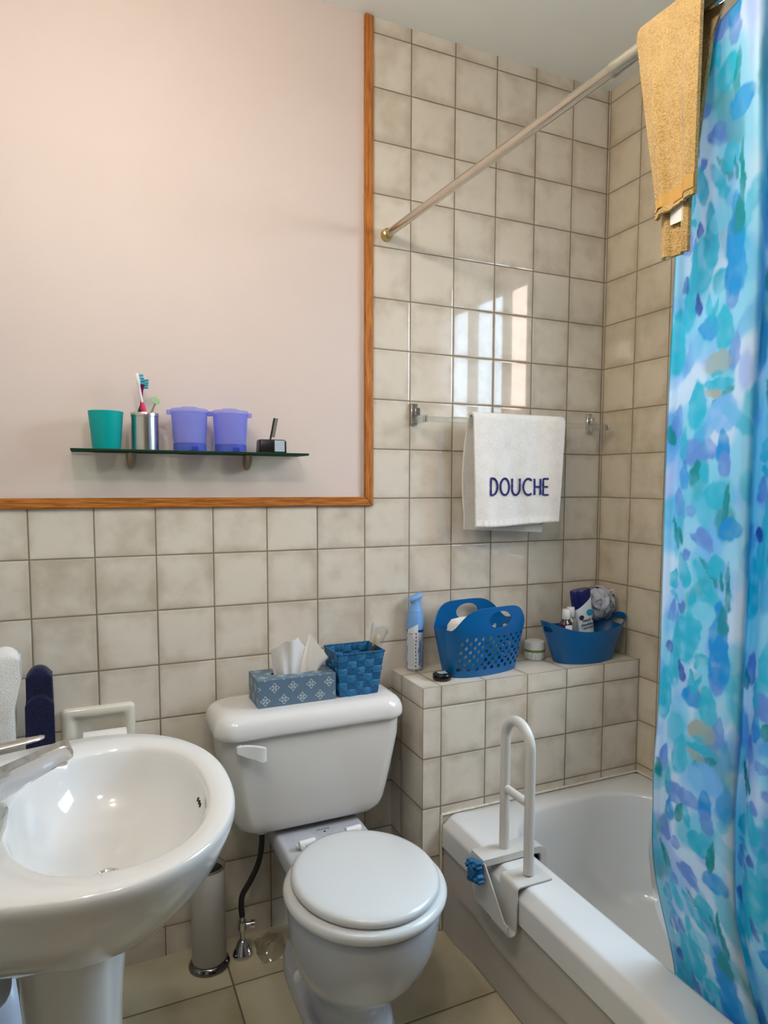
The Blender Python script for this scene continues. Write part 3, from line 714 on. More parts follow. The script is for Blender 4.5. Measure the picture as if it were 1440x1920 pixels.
# toilet brush canister
bh = thing('toilet_brush_holder', 'white cylindrical toilet brush holder on dark chrome foot', 'brush holder', (.412, -.088, 0))
part('foot', lathe([(.0555, .0005), (.0565, .004), (.0545, .010), (.0495, .016), (.046, .018)], (.412, -.088, 0), 40), mat('dark chrome', (.22, .2, .19), .12, 1.0), bh)
part('canister', lathe([(.0455, .0185), (.0465, .022), (.0465, .288), (.0455, .290), (.0435, .290), (.0430, .284), (.0430, .05)], (.412, -.088, 0), 44, cap0=False), mat('matt white canister', rgb(176, 170, 160), .45), bh)
part('rim_band', lathe([(.0467, .2845), (.0478, .2865), (.0478, .2905), (.0436, .2908)], (.412, -.088, 0), 44, cap0=False, cap1=False), M_steel, bh)
br_ = thing('toilet_brush', 'black toilet brush standing inside the white holder', 'brush', (.412, -.088, .0505))
part('brush_head', lathe([(.006, .0515), (.030, .056), (.038, .09), (.036, .14), (.012, .158)], (.412, -.088, 0), 24), M_black, br_)
part('brush_disc', lathe([(.0405, .268), (.0412, .271), (.0412, .276), (.02, .281), (.0075, .283), (.0065, .30), (.0065, .338), (.004, .341)], (.412, -.088, 0), 32), M_black, br_)

# crumpled clear bag on the floor
pn = plane_n(3)
def bag(u, v):
    x, y = .545 + .085*u, -.155 + .11*v; e = min(u, 1-u, v, 1-v)*4
    z = .004 + min(1, e)*(.020 + .022*abs(pn(u*14, v*14)*2.4)) ; return (x + .008*pn(v*17, 2), y + .008*pn(u*15, 9), z)
M_bag = thin_glass('crumpled clear plastic', (.96, .95, .92), .12, .10)
solid('plastic_bag', baked(grid(bag, 26, 26), [('SOLIDIFY', {'thickness': .0005})]), M_bag, 'crumpled clear plastic wrapper on the floor behind the toilet', 'wrapper', (.59, -.10, .003), ang=20)

# ============================================================ washbasin
sk = thing('washbasin', 'white pedestal washbasin with chrome tap at the left', 'washbasin', (.09, -.70, 0))
CX, CYS, NS_ = .10, -.70, 96
def outl(t):
    c, s = math.cos(t), math.sin(t)
    if c >= 0: return .12 + .2455*abs(c)**(2/2.25), CYS + .322*math.copysign(abs(s)**(2/2.25), s)
    k = 1-abs(s)**.9; x = .12 - .2605*min(1, abs(c)**.62*1.02); w = .322 - .070*((.12-x)/.26)**1.3
    if abs(s) < .30: return -.1405, CYS + w*s/.30*.96
    return x, CYS + w*math.copysign(1, s)*(1 - .04*(1-abs(s))**2)
OUT = [Vector((*outl(2*PI*i/720), 0)) for i in range(720)]
def polar(pts, n):
    A = [(math.atan2(p.y-CYS, p.x-CX), math.hypot(p.x-CX, p.y-CYS)) for p in pts]; A.sort()
    a = np.array([k[0] for k in A]); r = np.array([k[1] for k in A]); a = np.concatenate([a-2*PI, a, a+2*PI]); r = np.tile(r, 3)
    r = np.array([np.interp(t, a, r) for t in np.linspace(-PI, PI, n, endpoint=False)])
    r = (np.roll(r, 1)+2*r+np.roll(r, -1))/4
    return [Vector((CX + ri*math.cos(t), CYS + ri*math.sin(t), 0)) for ri, t in zip(r, np.linspace(-PI, PI, n, endpoint=False))]
INN = [Vector((p[0], p[1], 0)) for p in sell(.158, -.705, .162, .248, 0, 720, 2.25)]
Oo, Ii = polar(OUT, NS_), polar(INN, NS_)
def so(k, z, cx=.075, back=None): return [((cx + (p.x-cx)*k if p.x > cx else max(-.1405, cx + (p.x-cx)*k)), CYS + (p.y-CYS)*k, z) for p in Oo]
def si(k, z): return [(.150 + (p.x-.158)*k + (.158-.150)*k, -.705 + (p.y+.705)*k, z) for p in Ii]
def mixr(A, B, t, z): return [(a.x*(1-t)+c.x*t, a.y*(1-t)+c.y*t, z) for a, c in zip(A, B)]
rings = [so(.30, .585), so(.34, .590), so(.46, .602), so(.60, .622), so(.73, .652), so(.84, .690), so(.925, .730), so(.975, .762), so(.995, .780), so(1.0, .788), so(.999, .795), so(.992, .801), so(.978, .804)]
rings += [mixr(Oo, Ii, .55, .802), [(p[0], p[1], .800) for p in si(1.03, 0)], si(1.0, .797), si(.975, .789), si(.95, .772), si(.91, .745), si(.84, .715), si(.72, .690), si(.55, .672), si(.36, .662), si(.18, .657), si(.12, .655)]
part('basin', loft(rings), M_porc, sk, ang=60)
pd = [sell(.090, -.700, a, c, z, 56, e) for z, a, c, e in ((.001, .088, .120, 2.6), (.03, .088, .118, 2.6), (.12, .078, .104, 2.5), (.30, .074, .098, 2.4), (.45, .080, .104, 2.4), (.54, .088, .112, 2.3), (.598, .098, .125, 2.3))]
part('pedestal', loft(pd), M_porc, sk, ang=60)
dr = lathe([(.023, .0), (.024, .002), (.019, .003), (.017, .001)], (.150, -.705, .6555), 28)
part('drain', dr, M_chrome, sk)
ov = bmesh.new()
for k in (-1, 0, 1):
    h = box((-.0018, -.0015, -.0046), (.0018, .0015, .0046), .0012, 2); bmesh.ops.transform(h, matrix=Matrix.Translation((.3052 - abs(k)*.0004, -.735 + k*.0125, .7745)) @ Matrix.Rotation(.28, 4, 'Y'), verts=h.verts[:]); bm_add(ov, h)
part('overflow_slots', ov, mat('dark slot', rgb(60, 50, 40), .7), sk, label='three dark overflow slots')
tp = part('tap', lathe([(.030, .0), (.031, .003), (.027, .008), (.0255, .04), (.0255, .085), (.021, .094), (.012, .098)], (-.075, -.700, .8035), 32), M_chrome, sk)
sp = []
for x, z, hw, hh in ((-.078, .832, .0235, .026), (-.04, .842, .0215, .024), (0, .856, .0195, .0205), (.045, .876, .0185, .0165), (.085, .8925, .0180, .0140), (.094, .8955, .0175, .0122), (.0985, .8955, .0165, .0100)):
    sp.append([(x - dz*.35, -.700 + dy, z + dz) for dy, dz in ((hw, hh*.86), (hw*.90, hh), (-hw*.90, hh), (-hw, hh*.86), (-hw*.94, -hh*.80), (-hw*.80, -hh), (hw*.80, -hh), (hw*.94, -hh*.80))])
part('spout', loft(sp), M_chrome, tp, ang=30)
part('aerator', lathe([(.0095, -.010), (.0105, -.008), (.0105, .004)], (.0830, -.700, .880), 20), M_chrome, tp)
lv = []
for x, z, hw, hh in ((-.080, .9025, .020, .006), (-.05, .9095, .018, .0055), (-.01, .9150, .0150, .0048), (.03, .9195, .0125, .0042), (.053, .9225, .0105, .0036), (.0595, .9232, .006, .0022)):
    lv.append([(x, -.700 + hw*math.cos(a), z + hh*math.sin(a)) for a in [2*PI*k/14 for k in range(14)]])
part('lever', loft(lv), M_chrome, tp)

# glass dish on the basin
gd = thing('glass_dish', 'small clear glass dish on the basin rim below the tap', 'dish', (-.040, -.842, .8025))
M_gl2 = thin_glass('greenish glass', (.93, .96, .93), .04, .10)
part('bowl', lathe([(.026, .003), (.034, .0035), (.044, .016), (.053, .040), (.0565, .062), (.0555, .064), (.0525, .062), (.0485, .040), (.040, .018), (.030, .009), (.001, .008)], (-.040, -.842, .8025), 36, cap1=False), M_gl2, gd)
part('foot', lathe([(.027, .0), (.028, .001), (.026, .003)], (-.040, -.842, .8025), 30), M_gl2, gd)
solid('soap_bar', baked(box((-.063, -.858, .8112), (-.017, -.826, .8262), .007, 3), []), mat('pale soap', rgb(214, 218, 200), .45), 'pale bar of soap in the small glass dish', 'soap', (-.04, -.842, .8112))

# bottles in the shade under the basin
M_pblue = mat('cool white bottle plastic', rgb(214, 222, 240), .3)
bt = thing('cleaning_bottle', 'white plastic bottle in the shade behind the basin pedestal', 'bottle', (-.062, -.30, 0))
part('body', loft([sell(-.062, -.30, a, c, z, 32, 2.6) for z, a, c in ((.001, .040, .058), (.006, .043, .062), (.20, .043, .062), (.235, .036, .05), (.255, .018, .022), (.262, .016, .016))]), M_pblue, bt)
part('cap', lathe([(.0175, .262), (.018, .265), (.018, .292), (.016, .295)], (-.062, -.30, 0), 20), M_white, bt)
wt = thing('drain_pipe', 'white plastic drain pipe curving under the basin', 'pipe', (-.05, -.62, .42))
part('pipe', tube(spline([(-.030, -.640, .600), (-.030, -.640, .50), (-.030, -.638, .455), (-.045, -.62, .425), (-.075, -.60, .425), (-.10, -.59, .45), (-.139, -.585, .46)], 8), .019, 18), M_pblue, wt)
part('slip_nut', lathe([(.022, .500), (.025, .503), (.025, .525), (.022, .528)], (-.030, -.640, 0), 10), M_white, wt)
tbb = thing('storage_tub', 'grey translucent lidded tub on the floor by the basin pedestal', 'tub', (-.045, -.42, 0))
part('body', lathe([(.055, .001), (.058, .005), (.066, .13), (.067, .132)], (-.045, -.44, 0), 36), translucent('grey frosted plastic', rgb(190, 192, 188), .8), tbb)
part('lid', lathe([(.069, .133), (.070, .136), (.070, .146), (.062, .150), (.058, .148)], (-.045, -.44, 0), 36), M_white, tbb)

# ============================================================ left corner: holder, small towels
tph = thing('paper_holder', 'recessed ivory ceramic paper holder in the tiled wall', 'paper holder', (.15, 0, .665))
fr = [rrect(.060+i, .240-i, .580+i, .756-i, .012, 0, 6) for i in (0, .0, .005, .018, .026, .032)]
ys = (0.0, -.010, -.016, -.017, -.010, -.002)
part('frame', loft([[(x, y, z) for x, z, _ in r] for r, y in zip(fr, ys)], True, False, True), M_ivory, tph, ang=50)
part('roller', tube([(.094, -.022, .655), (.206, -.022, .655)], .006, 12), M_ivory, tph)
tr_ = lathe([(.020, -.052), (.046, -.052), (.046, .052), (.020, .052)], (0, 0, 0), 40, cap0=False, cap1=False)
bmesh.ops.transform(tr_, matrix=Matrix.Translation((.163, -.049, .655)) @ Matrix.Rotation(PI/2, 4, 'Y'), verts=tr_.verts[:])
solid('toilet_roll', tr_, M_paper, 'white toilet roll in the recessed ceramic holder', 'toilet roll', (.163, -.049, .655))

rk = thing('towel_rack', 'clear acrylic towel rack in the corner over the basin', 'towel rack', (XL, -.08, .93))
part('back_plate', box((XL+.0005, -.150, .855), (XL+.012, -.045, .985), .002, 1), M_chrome, rk)
part('arm', box((XL+.0125, -.094, .878), (.038, -.082, .890), .0015, 1), M_acr, rk)
part('arm', box((XL+.0125, -.131, .934), (-.020, -.119, .946), .0015, 1), M_acr, rk)
def drape(cx, cy, cz, w, r, Lf, Lb, th, seed, pinch=0.0, lap=0.0):
    n_ = plane_n(seed)
    def fn(u, v, off):
        rr = r + off; s = v*(Lf + PI*rr + Lb); x = cx + w*(u-.5)
        def sh(d, side):
            k = min(1, d*8); st_ = lap*min(1, max(0, (d-.040-.02*(2*u-1)**2)/.006)) if side < 0 else 0; p = 1 + 10*st_ - pinch*max(0, min(1, (d-.06)/.06)); return (cx + (x-cx)*p*(1+.25*d) + .004*n_(u*5, d*30)*k, cy + side*(rr + st_ + k*(.004 + .006*n_(u*6+side, d*24))), cz - d)
        if s < Lf: return sh(Lf - s, -1)
        if s < Lf + PI*rr:
            a = (s-Lf)/rr; e = .72 + .28*math.sqrt(max(0, 1 - (2*u-1)**4))
            return (x, cy - rr*math.cos(a), cz + rr*math.sin(a)*(1 + 0*e) - .024*abs(2*u-1)**2.5*math.sin(a))
        return sh(s - Lf - PI*rr, 1)
    return fn
solid('face_towel', towel_shell(drape(.018, -.088, .876, .056, .010, .19, .20, .016, 4, lap=.009), 20, 110, .016), M_navy, 'navy blue face towel hanging on the acrylic rack', 'towel', (.018, -.088, .88), ang=70)
solid('face_towel', towel_shell(drape(-.050, -.125, .934, .062, .010, .20, .18, .017, 8, .45), 16, 60, .018), M_wterry, 'white face towel hanging on the acrylic rack, left of the navy one', 'towel', (-.056, -.125, .94), ang=70)
# ============================================================ glass shelf and what stands on it
sh = thing('glass_shelf', 'green edged glass shelf on two dark brackets under the bare wall', 'shelf', (.403, 0, 1.433))
def edge_glass(name):
    m, nt, b, out = new_mat(name)
    geo = nt.nodes.new('ShaderNodeNewGeometry'); nx, ny, nz = sep(nt, geo.outputs['True Normal'])
    b.inputs['Base Color'].default_value = (*rgb(24, 58, 40), 1); b.inputs['Roughness'].default_value = .12
    g = nt.nodes.new('ShaderNodeBsdfGlossy'); g.inputs['Roughness'].default_value = .02
    t = nt.nodes.new('ShaderNodeBsdfTransparent'); t.inputs[0].default_value = (.80, .92, .84, 1)
    x1 = nt.nodes.new('ShaderNodeMixShader'); x1.inputs[0].default_value = .14
    nt.links.new(t.outputs[0], x1.inputs[1]); nt.links.new(g.outputs[0], x1.inputs[2])
    x2 = nt.nodes.new('ShaderNodeMixShader'); nt.links.new(nz.abs().gt(.8).s, x2.inputs[0])
    nt.links.new(b.outputs[0], x2.inputs[1]); nt.links.new(x1.outputs[0], x2.inputs[2]); nt.links.new(x2.outputs[0], out.inputs[0]); return m
part('glass_panel', box((.104, -.122, 1.4295), (.702, -.004, 1.4355), .0012, 1), edge_glass('green edged glass'), sh, smooth=False)
for x in (.246, .551):
    k = [[(x + .0125*w*math.cos(a), -.001 - d*(.5+.5*math.sin(a)) , z) for a in [2*PI*i/20 for i in range(20)]] for z, w, d in ((1.388, .25, .016), (1.391, .55, .026), (1.398, .80, .037), (1.408, .95, .047), (1.418, 1.0, .053), (1.4290, 1.02, .056))]
    br = part('bracket', loft(k), M_frost, sh)
    part('screw_cap', lathe([(.009, 1.4357), (.009, 1.438), (.004, 1.4395)], (x, -.030, 0), 16), M_frost, br)
SZ = 1.4357
def cup(name, c, r0, r1, h, th, m, label, cat, base=.004):
    o = thing(name, label, cat, c)
    part('body', lathe([(r0*.80, 0), (r0*.95, .002), (r0, .007), (r1, h-.001), (r1-th*.5, h), (r1-th, h-.001), (r0-th, .010), (r0*.7, base)], c, 44), m, o)
    return o
cup('tumbler', (.187, -.068, SZ), .0335, .0415, .096, .0026, translucent('teal plastic', rgb(14, 192, 190), .9, .3, .35), 'teal plastic tumbler at the left end of the glass shelf', 'cup')
sc = thing('toothbrush_cup', 'brushed steel cup holding toothbrushes on the glass shelf', 'cup', (.279, -.068, SZ))
part('body', lathe([(.030, 0), (.0338, .001), (.0338, .0855), (.0322, .0858), (.0318, .020), (.012, .003)], (.279, -.068, SZ), 48), M_steel, sc)
part('rim', lathe([(.0340, .0860), (.0348, .0865), (.0350, .0945), (.0345, .0955), (.0318, .0955), (.0318, .0862)], (.279, -.068, SZ), 48, cap0=False, cap1=False), M_steel, sc)
def toothbrush(label, foot, head, cols, yaw):
    o = thing('toothbrush', label, 'toothbrush', foot, 'toothbrushes in the steel cup')
    a, d = Vector(foot), Vector(head) - Vector(foot); P = lambda t, s=0: a + d*t + Vector((s, 0, 0))
    mh, mg, ms = cols
    part('handle', tube([P(0), P(.03), P(.45), P(.52, -.001), P(.60)], [.003, .0055, .0055, .0062, .0030], 12), mg, o)
    part('neck', tube([P(.60), P(.70), P(.84), P(.86), P(.98), P(1.0)], [.0030, .0026, .0028, .0052, .0052, .003], 12), mh, o)
    b = bmesh.new()
    sd = Vector((math.cos(yaw), -math.sin(yaw), 0))
    for i in range(4):
        q = P(.865 + .036*i) + sd*.0045; bm_add(b, tube([q, q + sd*.0105 + Vector((0, 0, .0006*(i % 2)))], [.0026, .0028], 8))
    part('bristles', b, ms, o)
M_pink = mat('hot pink grip', rgb(222, 20, 92), .35); M_mag = mat('magenta plastic', rgb(150, 10, 90), .3); M_bris = mat('turquoise bristles', rgb(60, 170, 196), .8); M_green = mat('pale green plastic', rgb(140, 176, 130), .35)
toothbrush('white toothbrush with pink grip in the steel cup', (.292, -.076, SZ+.012), (.263, -.060, SZ+.197), (M_white, M_pink, M_bris), .1)
toothbrush('magenta toothbrush with black grip in the steel cup', (.262, -.058, SZ+.012), (.279, -.048, SZ+.186), (M_mag, M_black, M_bris), .5)
tg = thing('dental_mirror', 'pale green tongue cleaner leaning in the steel cup', 'tongue cleaner', (.268, -.082, SZ+.012))
part('stick', tube([(.268, -.082, SZ+.012), (.290, -.075, SZ+.085), (.305, -.070, SZ+.120)], [.003, .0028, .0022], 10), mat('olive plastic', rgb(120, 128, 62), .4), tg)
hd_ = lathe([(.004, -.0012), (.0115, -.001), (.0118, 0), (.0115, .001), (.004, .0012)], (0, 0, 0), 24, 1, .78)
bmesh.ops.transform(hd_, matrix=Matrix.Translation((.3065, -.071, SZ+.1285)) @ Matrix.Rotation(1.25, 4, 'X') @ Matrix.Rotation(-.7, 4, 'Z'), verts=hd_.verts[:])
part('disc', hd_, M_green, tg, label='pale green disc')
tg.name = 'tongue_cleaner'
M_purp = translucent('violet blue plastic', rgb(198, 202, 252), .46, .22, .45); M_purpd = translucent('violet blue base', rgb(104, 122, 222), .84, .22, .3)
def canister(x, label):
    c = (x, -.066, SZ); o = thing('lidded_canister', label, 'canister', c, 'violet canisters on the glass shelf')
    part('body', lathe([(.0405, .0205), (.0412, .0208), (.0462, .1005), (.0448, .1008), (.0395, .0222)], c, 48, cap1=True), M_purp, o)
    part('base', lathe([(.036, 0), (.0412, .0008), (.0418, .003), (.0420, .0198), (.0405, .0203)], c, 48), M_purpd, o)
    nb = box((x-.002, -.066-.0438, SZ+.002), (x+.016, -.066-.0408, SZ+.012), .001, 1)
    part('pedal', nb, mat('deep violet pedal', rgb(52, 64, 158), .3), o)
    lid = lathe([(.0468, .1012), (.0478, .1015), (.0485, .103), (.0480, .1085), (.0455, .1115), (.022, .1145), (.020, .1165), (.008, .1170)], c, 48)
    for s in (-1, 1): box((x+s*.0515-.006, -.0745, SZ+.0955), (x+s*.0515+.006, -.0575, SZ+.1075), .0015, 1, bm=lid)
    part('lid', lid, M_purp, o)
canister(.3905, 'left violet translucent lidded canister on the glass shelf')
canister(.4975, 'right violet translucent lidded canister next to the black comb stand')
cp = bmesh.new()
for k in range(5): bm_add(cp, lathe([(.022, 0), (.024, .002), (.024, .007), (.022, .009)], (.386, -.066, SZ+.0226+k*.0094), 24))
solid('cotton_pads', cp, M_paper, 'stack of white cotton pads inside the left violet canister', 'cotton pads', (.386, -.066, SZ+.0226))
cs = thing('grooming_stand', 'small black stand with silver front on the glass shelf', 'stand', (.608, -.060, SZ))
part('housing', loft([rrect(.572+i, .648-i, -.088+i, -.036-i*.5, .005, z, 4) for z, i in ((SZ, .001), (SZ+.002, 0), (SZ+.034, .002), (SZ+.0375, .004))]), M_black, cs)
part('front_panel', box((.6125, -.0905, SZ+.004), (.6415, -.0885, SZ+.035), .001, 1), mat('silver grey panel', rgb(176, 190, 200), .3), cs, label='silver front panel')
for x in (.6105, .6435): part('side_clip', box((x-.002, -.0915, SZ+.003), (x+.002, -.0885, SZ+.034), .0008, 1), M_black, cs)
cb = thing('comb', 'small black comb standing in the grooming stand', 'comb', (.611, -.066, SZ+.0378))
def cz_(t): return (.609 + .012*t, -.066, SZ + .0378 + .060*t)
part('spine', loft([[(cz_(t)[0]-.0045, -.0695, cz_(t)[2]), (cz_(t)[0]-.0005, -.0695, cz_(t)[2]), (cz_(t)[0]-.0005, -.0625, cz_(t)[2]), (cz_(t)[0]-.0045, -.0625, cz_(t)[2])] for t in (0, .12, .5, .97, 1.0)]), M_black, cb)
tb_ = bmesh.new()
for k in range(22):
    x, y, z = cz_(.14 + .84*k/21); box((x-.0012, -.0685, z-.0008), (x+.0085, -.0635, z+.0006), bm=tb_)
part('teeth', tb_, mat('dark grey comb teeth', rgb(70, 68, 64), .4), cb)

# ============================================================ on the toilet tank
LZT = .7452
def tissue_mat():
    m, nt, b, out = new_mat('printed tissue box card'); b.inputs['Roughness'].default_value = .5
    uv = nt.nodes.new('ShaderNodeUVMap'); u, v, _ = sep(nt, uv.outputs[0])
    P_, Q_ = .0515, .068
    def motif(u, v):
        a = (u/P_ + .5).fract() - .5; c = (v/Q_ + .5).fract() - .5
        x, y = a*P_, c*Q_; r = (x*x + y*y).sqrt(); th = y.atan2(x)
        l = None
        for q in (((th*4).cos()*.0036 + .0086, .00042), ((th*4 + PI).cos()*.0024 + .0052, .0004), ((th*8).cos()*.0010 + .0028, .0004), ((th*8).cos()*.0009 + .0100 + (th*4).cos()*.0022, .0004)):
            w = (r - q[0]).abs().lt(q[1])*(r.lt(.0150)); l = w if l is None else l.max(w)
        return l
    f = motif(u, v).max(motif(u + P_/2, v + Q_/2))
    nt.links.new(mixc(nt, f, rgb(92, 116, 136), rgb(224, 226, 220)), b.inputs['Base Color']); return m
tbx = thing('tissue_box', 'grey blue patterned tissue box on the toilet tank', 'tissue box', (.647, -.118, LZT))
bx0, bx1, by0, by1, bz0, bz1 = .5385, .7585, -.1765, -.0615, LZT, LZT+.0755
bb_ = box((bx0, by0, bz0), (bx1, by1, bz1), .0006, 1)
bb_ = baked(bb_, [('BOOLEAN', {'cutter': box((bx0+.0015, by0+.0015, bz0+.0015), (bx1-.0015, by1-.0015, bz1-.0012)), 'operation': 'DIFFERENCE', 'solver': 'EXACT'})])
cut = lathe([(1, bz1-.01), (1, bz1+.01)], (0, 0, 0), 40, .066, .020); bmesh.ops.translate(cut, verts=cut.verts[:], vec=(.652, -.119, 0))
bb_ = baked(bb_, [('BOOLEAN', {'cutter': cut, 'operation': 'DIFFERENCE', 'solver': 'EXACT'})])
uvl = bb_.loops.layers.uv.new('UVMap')
bmesh.ops.recalc_face_normals(bb_, faces=bb_.faces[:])
for f in bb_.faces:
    n = f.normal
    for l in f.loops:
        c = l.vert.co
        l[uvl].uv = (c.x-bx0+.006, c.z-bz0+.0155) if abs(n.y) > .7 else ((c.y-by0+.02, c.z-bz0+.0155) if abs(n.x) > .7 else (c.x-bx0+.006, c.y-by0+.004))
part('carton', bb_, tissue_mat(), tbx, smooth=False)
zp = [(0, .888), (.10, .900), (.18, .9155), (.42, .9175), (.54, .892), (.60, .884), (.68, .9190), (.72, .9165), (.85, .884), (1, .857)]
def tis(u, v):
    zt = float(np.interp(u, [p[0] for p in zp], [p[1] for p in zp])); z = .800 + (zt-.800)*v
    xb, xt = .600 + .105*u, .5905 + .158*u + .010*math.sin(PI*u)
    x = xb + (xt-xb)*v**1.2; y = -.119 + (.006 + .022*v)*math.sin(2.2 + 8.4*u + .5*v) + .004*math.sin(23*u+4*v)
    return (x, y, z)
M_tis = translucent('tissue paper', rgb(248, 244, 240), .98, .9, .22)
solid('tissue', baked(grid(tis, 60, 24), [('SOLIDIFY', {'thickness': .0006})]), M_tis, 'white tissue pulled up out of the patterned box', 'tissue', (.65, -.119, .80), ang=80)

wb = thing('woven_basket', 'square blue woven basket on the toilet tank beside the tissues', 'basket', (.828, -.118, LZT))
def weave_mat():
    m, nt, b, out = new_mat('blue paper strap'); b.inputs['Roughness'].default_value = .5
    at = nt.nodes.new('ShaderNodeVertexColor'); at.layer_name = 'strap'; r_, g_, b_ = sep(nt, at.outputs[0])
    uv = nt.nodes.new('ShaderNodeUVMap'); u, v, _ = sep(nt, uv.outputs[0])
    rib = (r_.gt(.5).lerp(u*1500, v*1500)).sin()
    n = noise(nt, coords(nt), 130, 3)
    f = (rib*.12 + n*.7 + r_*.13).step(.22, .85)  # straps lying on top coloured lighter, their sheen put into the colour
    nt.links.new(mixc(nt, f, rgb(0, 72, 118), rgb(26, 138, 190)), b.inputs['Base Color']); nt.links.new(bump(nt, rib, .5, .0008), b.inputs['Normal']); return m
M_weave = weave_mat()
def basket_wall(b, p0, p1, q0, q1, nrm, nx_, nz_, col, uvl, par=0):
    """one woven side: lower corners p0 p1, upper corners q0 q1"""
    p0, p1, q0, q1, nrm = map(Vector, (p0, p1, q0, q1, nrm)); m = 6; NX_, NZ_ = nx_*m, nz_*m; vs = {}
    for i in range(NX_+1):
        for j in range(NZ_+1):
            u, v = i/NX_, j/NZ_; P = p0.lerp(p1, u).lerp(q0.lerp(q1, u), v)
            ci, cj = min(nx_-1, i//m), min(nz_-1, j//m); fu, fv = (i - ci*m)/m, (j - cj*m)/m
            over = (ci + cj + par) % 2
            d = (math.sin(PI*fu)**.6*.0030 if over else math.sin(PI*fv)**.6*.0014)
            vs[i, j] = (b.verts.new(P + nrm*d), u*(p1-p0).length, v*(q0-p0).length)
    for i in range(NX_):
        for j in range(NZ_):
            q = [vs[i, j], vs[i+1, j], vs[i+1, j+1], vs[i, j+1]]; f = b.faces.new([k[0] for k in q]); over = ((i//m) + (j//m) + par) % 2
            for l, k in zip(f.loops, q):
                l[uvl].uv = (k[1], k[2]); l[col] = (float(over), 0, 0, 1)
def woven(th):
    b = bmesh.new(); uvl = b.loops.layers.uv.new('UVMap'); col = b.loops.layers.float_color.new('strap')
    B = [(.771+th, -.1720+th), (.888-th, -.1720+th), (.888-th, -.068-th), (.771+th, -.068-th)]; Tt = [(.7645+th, -.180+th), (.905-th, -.180+th), (.905-th, -.057-th), (.7645+th, -.057-th)]
    z0, z1 = LZT+.0005, LZT+.124; N = [(0, -1, 0), (1, 0, 0), (0, 1, 0), (-1, 0, 0)]
    for k in range(4):
        k2 = (k+1) % 4; n = N[k] if not th else tuple(-c for c in N[k])
        basket_wall(b, (*B[k], z0), (*B[k2], z0), (*Tt[k], z1), (*Tt[k2], z1), n, 5 if k % 2 == 0 else 4, 6, col, uvl, k)
    b.faces.new([b.verts.new((*p, z0 + (.002 if th else 0))) for p in B]); return b
wm = woven(0); bm_add(wm, woven(.003))
part('woven_sides', wm, M_weave, wb, ang=50)
rm = tube([(.764, -.181, LZT+.1245), (.9055, -.181, LZT+.1245), (.9055, -.0565, LZT+.1245), (.764, -.0565, LZT+.1245), (.764, -.181, LZT+.1245)], .0032, 8)
part('rim_binding', rm, M_weave, wb)
for k, (x, y, tx, ty, m_, lab, nm) in enumerate(((.868, -.125, .045, .01, mat('clear brush sleeve', rgb(206, 190, 158), .35), 'tan wooden hairbrush in a clear sleeve in the woven basket', 'hairbrush'), (.842, -.135, .052, -.005, mat('dark brown comb plastic', rgb(52, 34, 24), .35), 'dark brown comb lying in the woven basket', 'comb'))):
    f = Vector((x, y, LZT+.012)); h = Vector((x+tx, y+ty, LZT+(.158 if k == 0 else .134)))
    o = thing(nm, lab, nm, f)
    if k == 0:
        part('handle', tube([f.lerp(h, t) for t in (0, .1, .5, .72, .80, .95, 1)], [.004, .006, .006, .006, .010, .0105, .006], 14), m_, o)
        ax = (h-f).normalized(); sd = ax.cross(Vector((0, 1, 0))).normalized()
        slv = []
        for t, w in ((.58, .012), (.70, .017), (.85, .021), (1.0, .024), (1.12, .029), (1.17, .026)):
            c = f.lerp(h, t); slv.append([c + sd*(w*math.cos(a)*(1+.10*math.sin(5*a+t*9))) + Vector((0, 1, 0))*(w*.55*math.sin(a)) + ax*(.006*math.sin(3*a)*(t > 1)) for a in [2*PI*q/22 for q in range(22)]])
        part('sleeve', loft(slv, True, False, False), M_liner, o, label='clear crinkled plastic sleeve')
    else:
        part('spine', tube([f.lerp(h, t) for t in (0, .2, .9, 1)], [.005, .007, .007, .004], 10), m_, o)
        tb2 = bmesh.new()
        ax = (h-f).normalized()
        for q in range(18):
            c = f.lerp(h, .25 + .04*q); bm_add(tb2, tube([c, c + Vector((.016, .002, -.005))], .0010, 5))
        part('teeth', tb2, m_, o)

# ============================================================ on the tiled ledge
LT_ = LZ + .0006
sp_ = thing('air_freshener', 'pale blue spray can at the left end of the tiled ledge', 'spray can', (1.0735, -.036, LT_))
def can_mat():
    m, nt, b, out = new_mat('printed can'); b.inputs['Roughness'].default_value = .28
    x, y, z = sep(nt, coords(nt)); n = noise(nt, coords(nt, 'Object', (40, 40, 14)), 1.6, 4, .6, dist=1.2)
    f = n.step(.45, .58)
    c = mixc(nt, f, rgb(206, 216, 232), rgb(96, 134, 196)); c = mixc(nt, (z + n*.03).gt(.135), c, rgb(120, 168, 226))
    band = z.gt(.126)*z.lt(.132); c = mixc(nt, band, c, rgb(20, 34, 96)); nt.links.new(c, b.inputs['Base Color']); return m
cc = (1.0735, -.036, LT_)
part('can', lathe([(.0235, 0), (.0262, .001), (.0268, .004), (.0255, .007), (.0265, .010), (.0268, .150), (.0255, .172), (.0222, .190)], cc, 40), can_mat(), sp_)
part('base_ring', lathe([(.0269, .0005), (.0274, .003), (.0268, .0062)], cc, 40, cap0=False, cap1=False), M_steel, sp_)
nz_ = [sell(cc[0], cc[1], a, a, cc[2]+z, 32) for z, a in ((.1905, .0222), (.200, .0195), (.212, .0172), (.220, .0168))]
def tilt(ring, k, dx): return [(x+dx, y, z + k*(x-cc[0])) for x, y, z in ring]
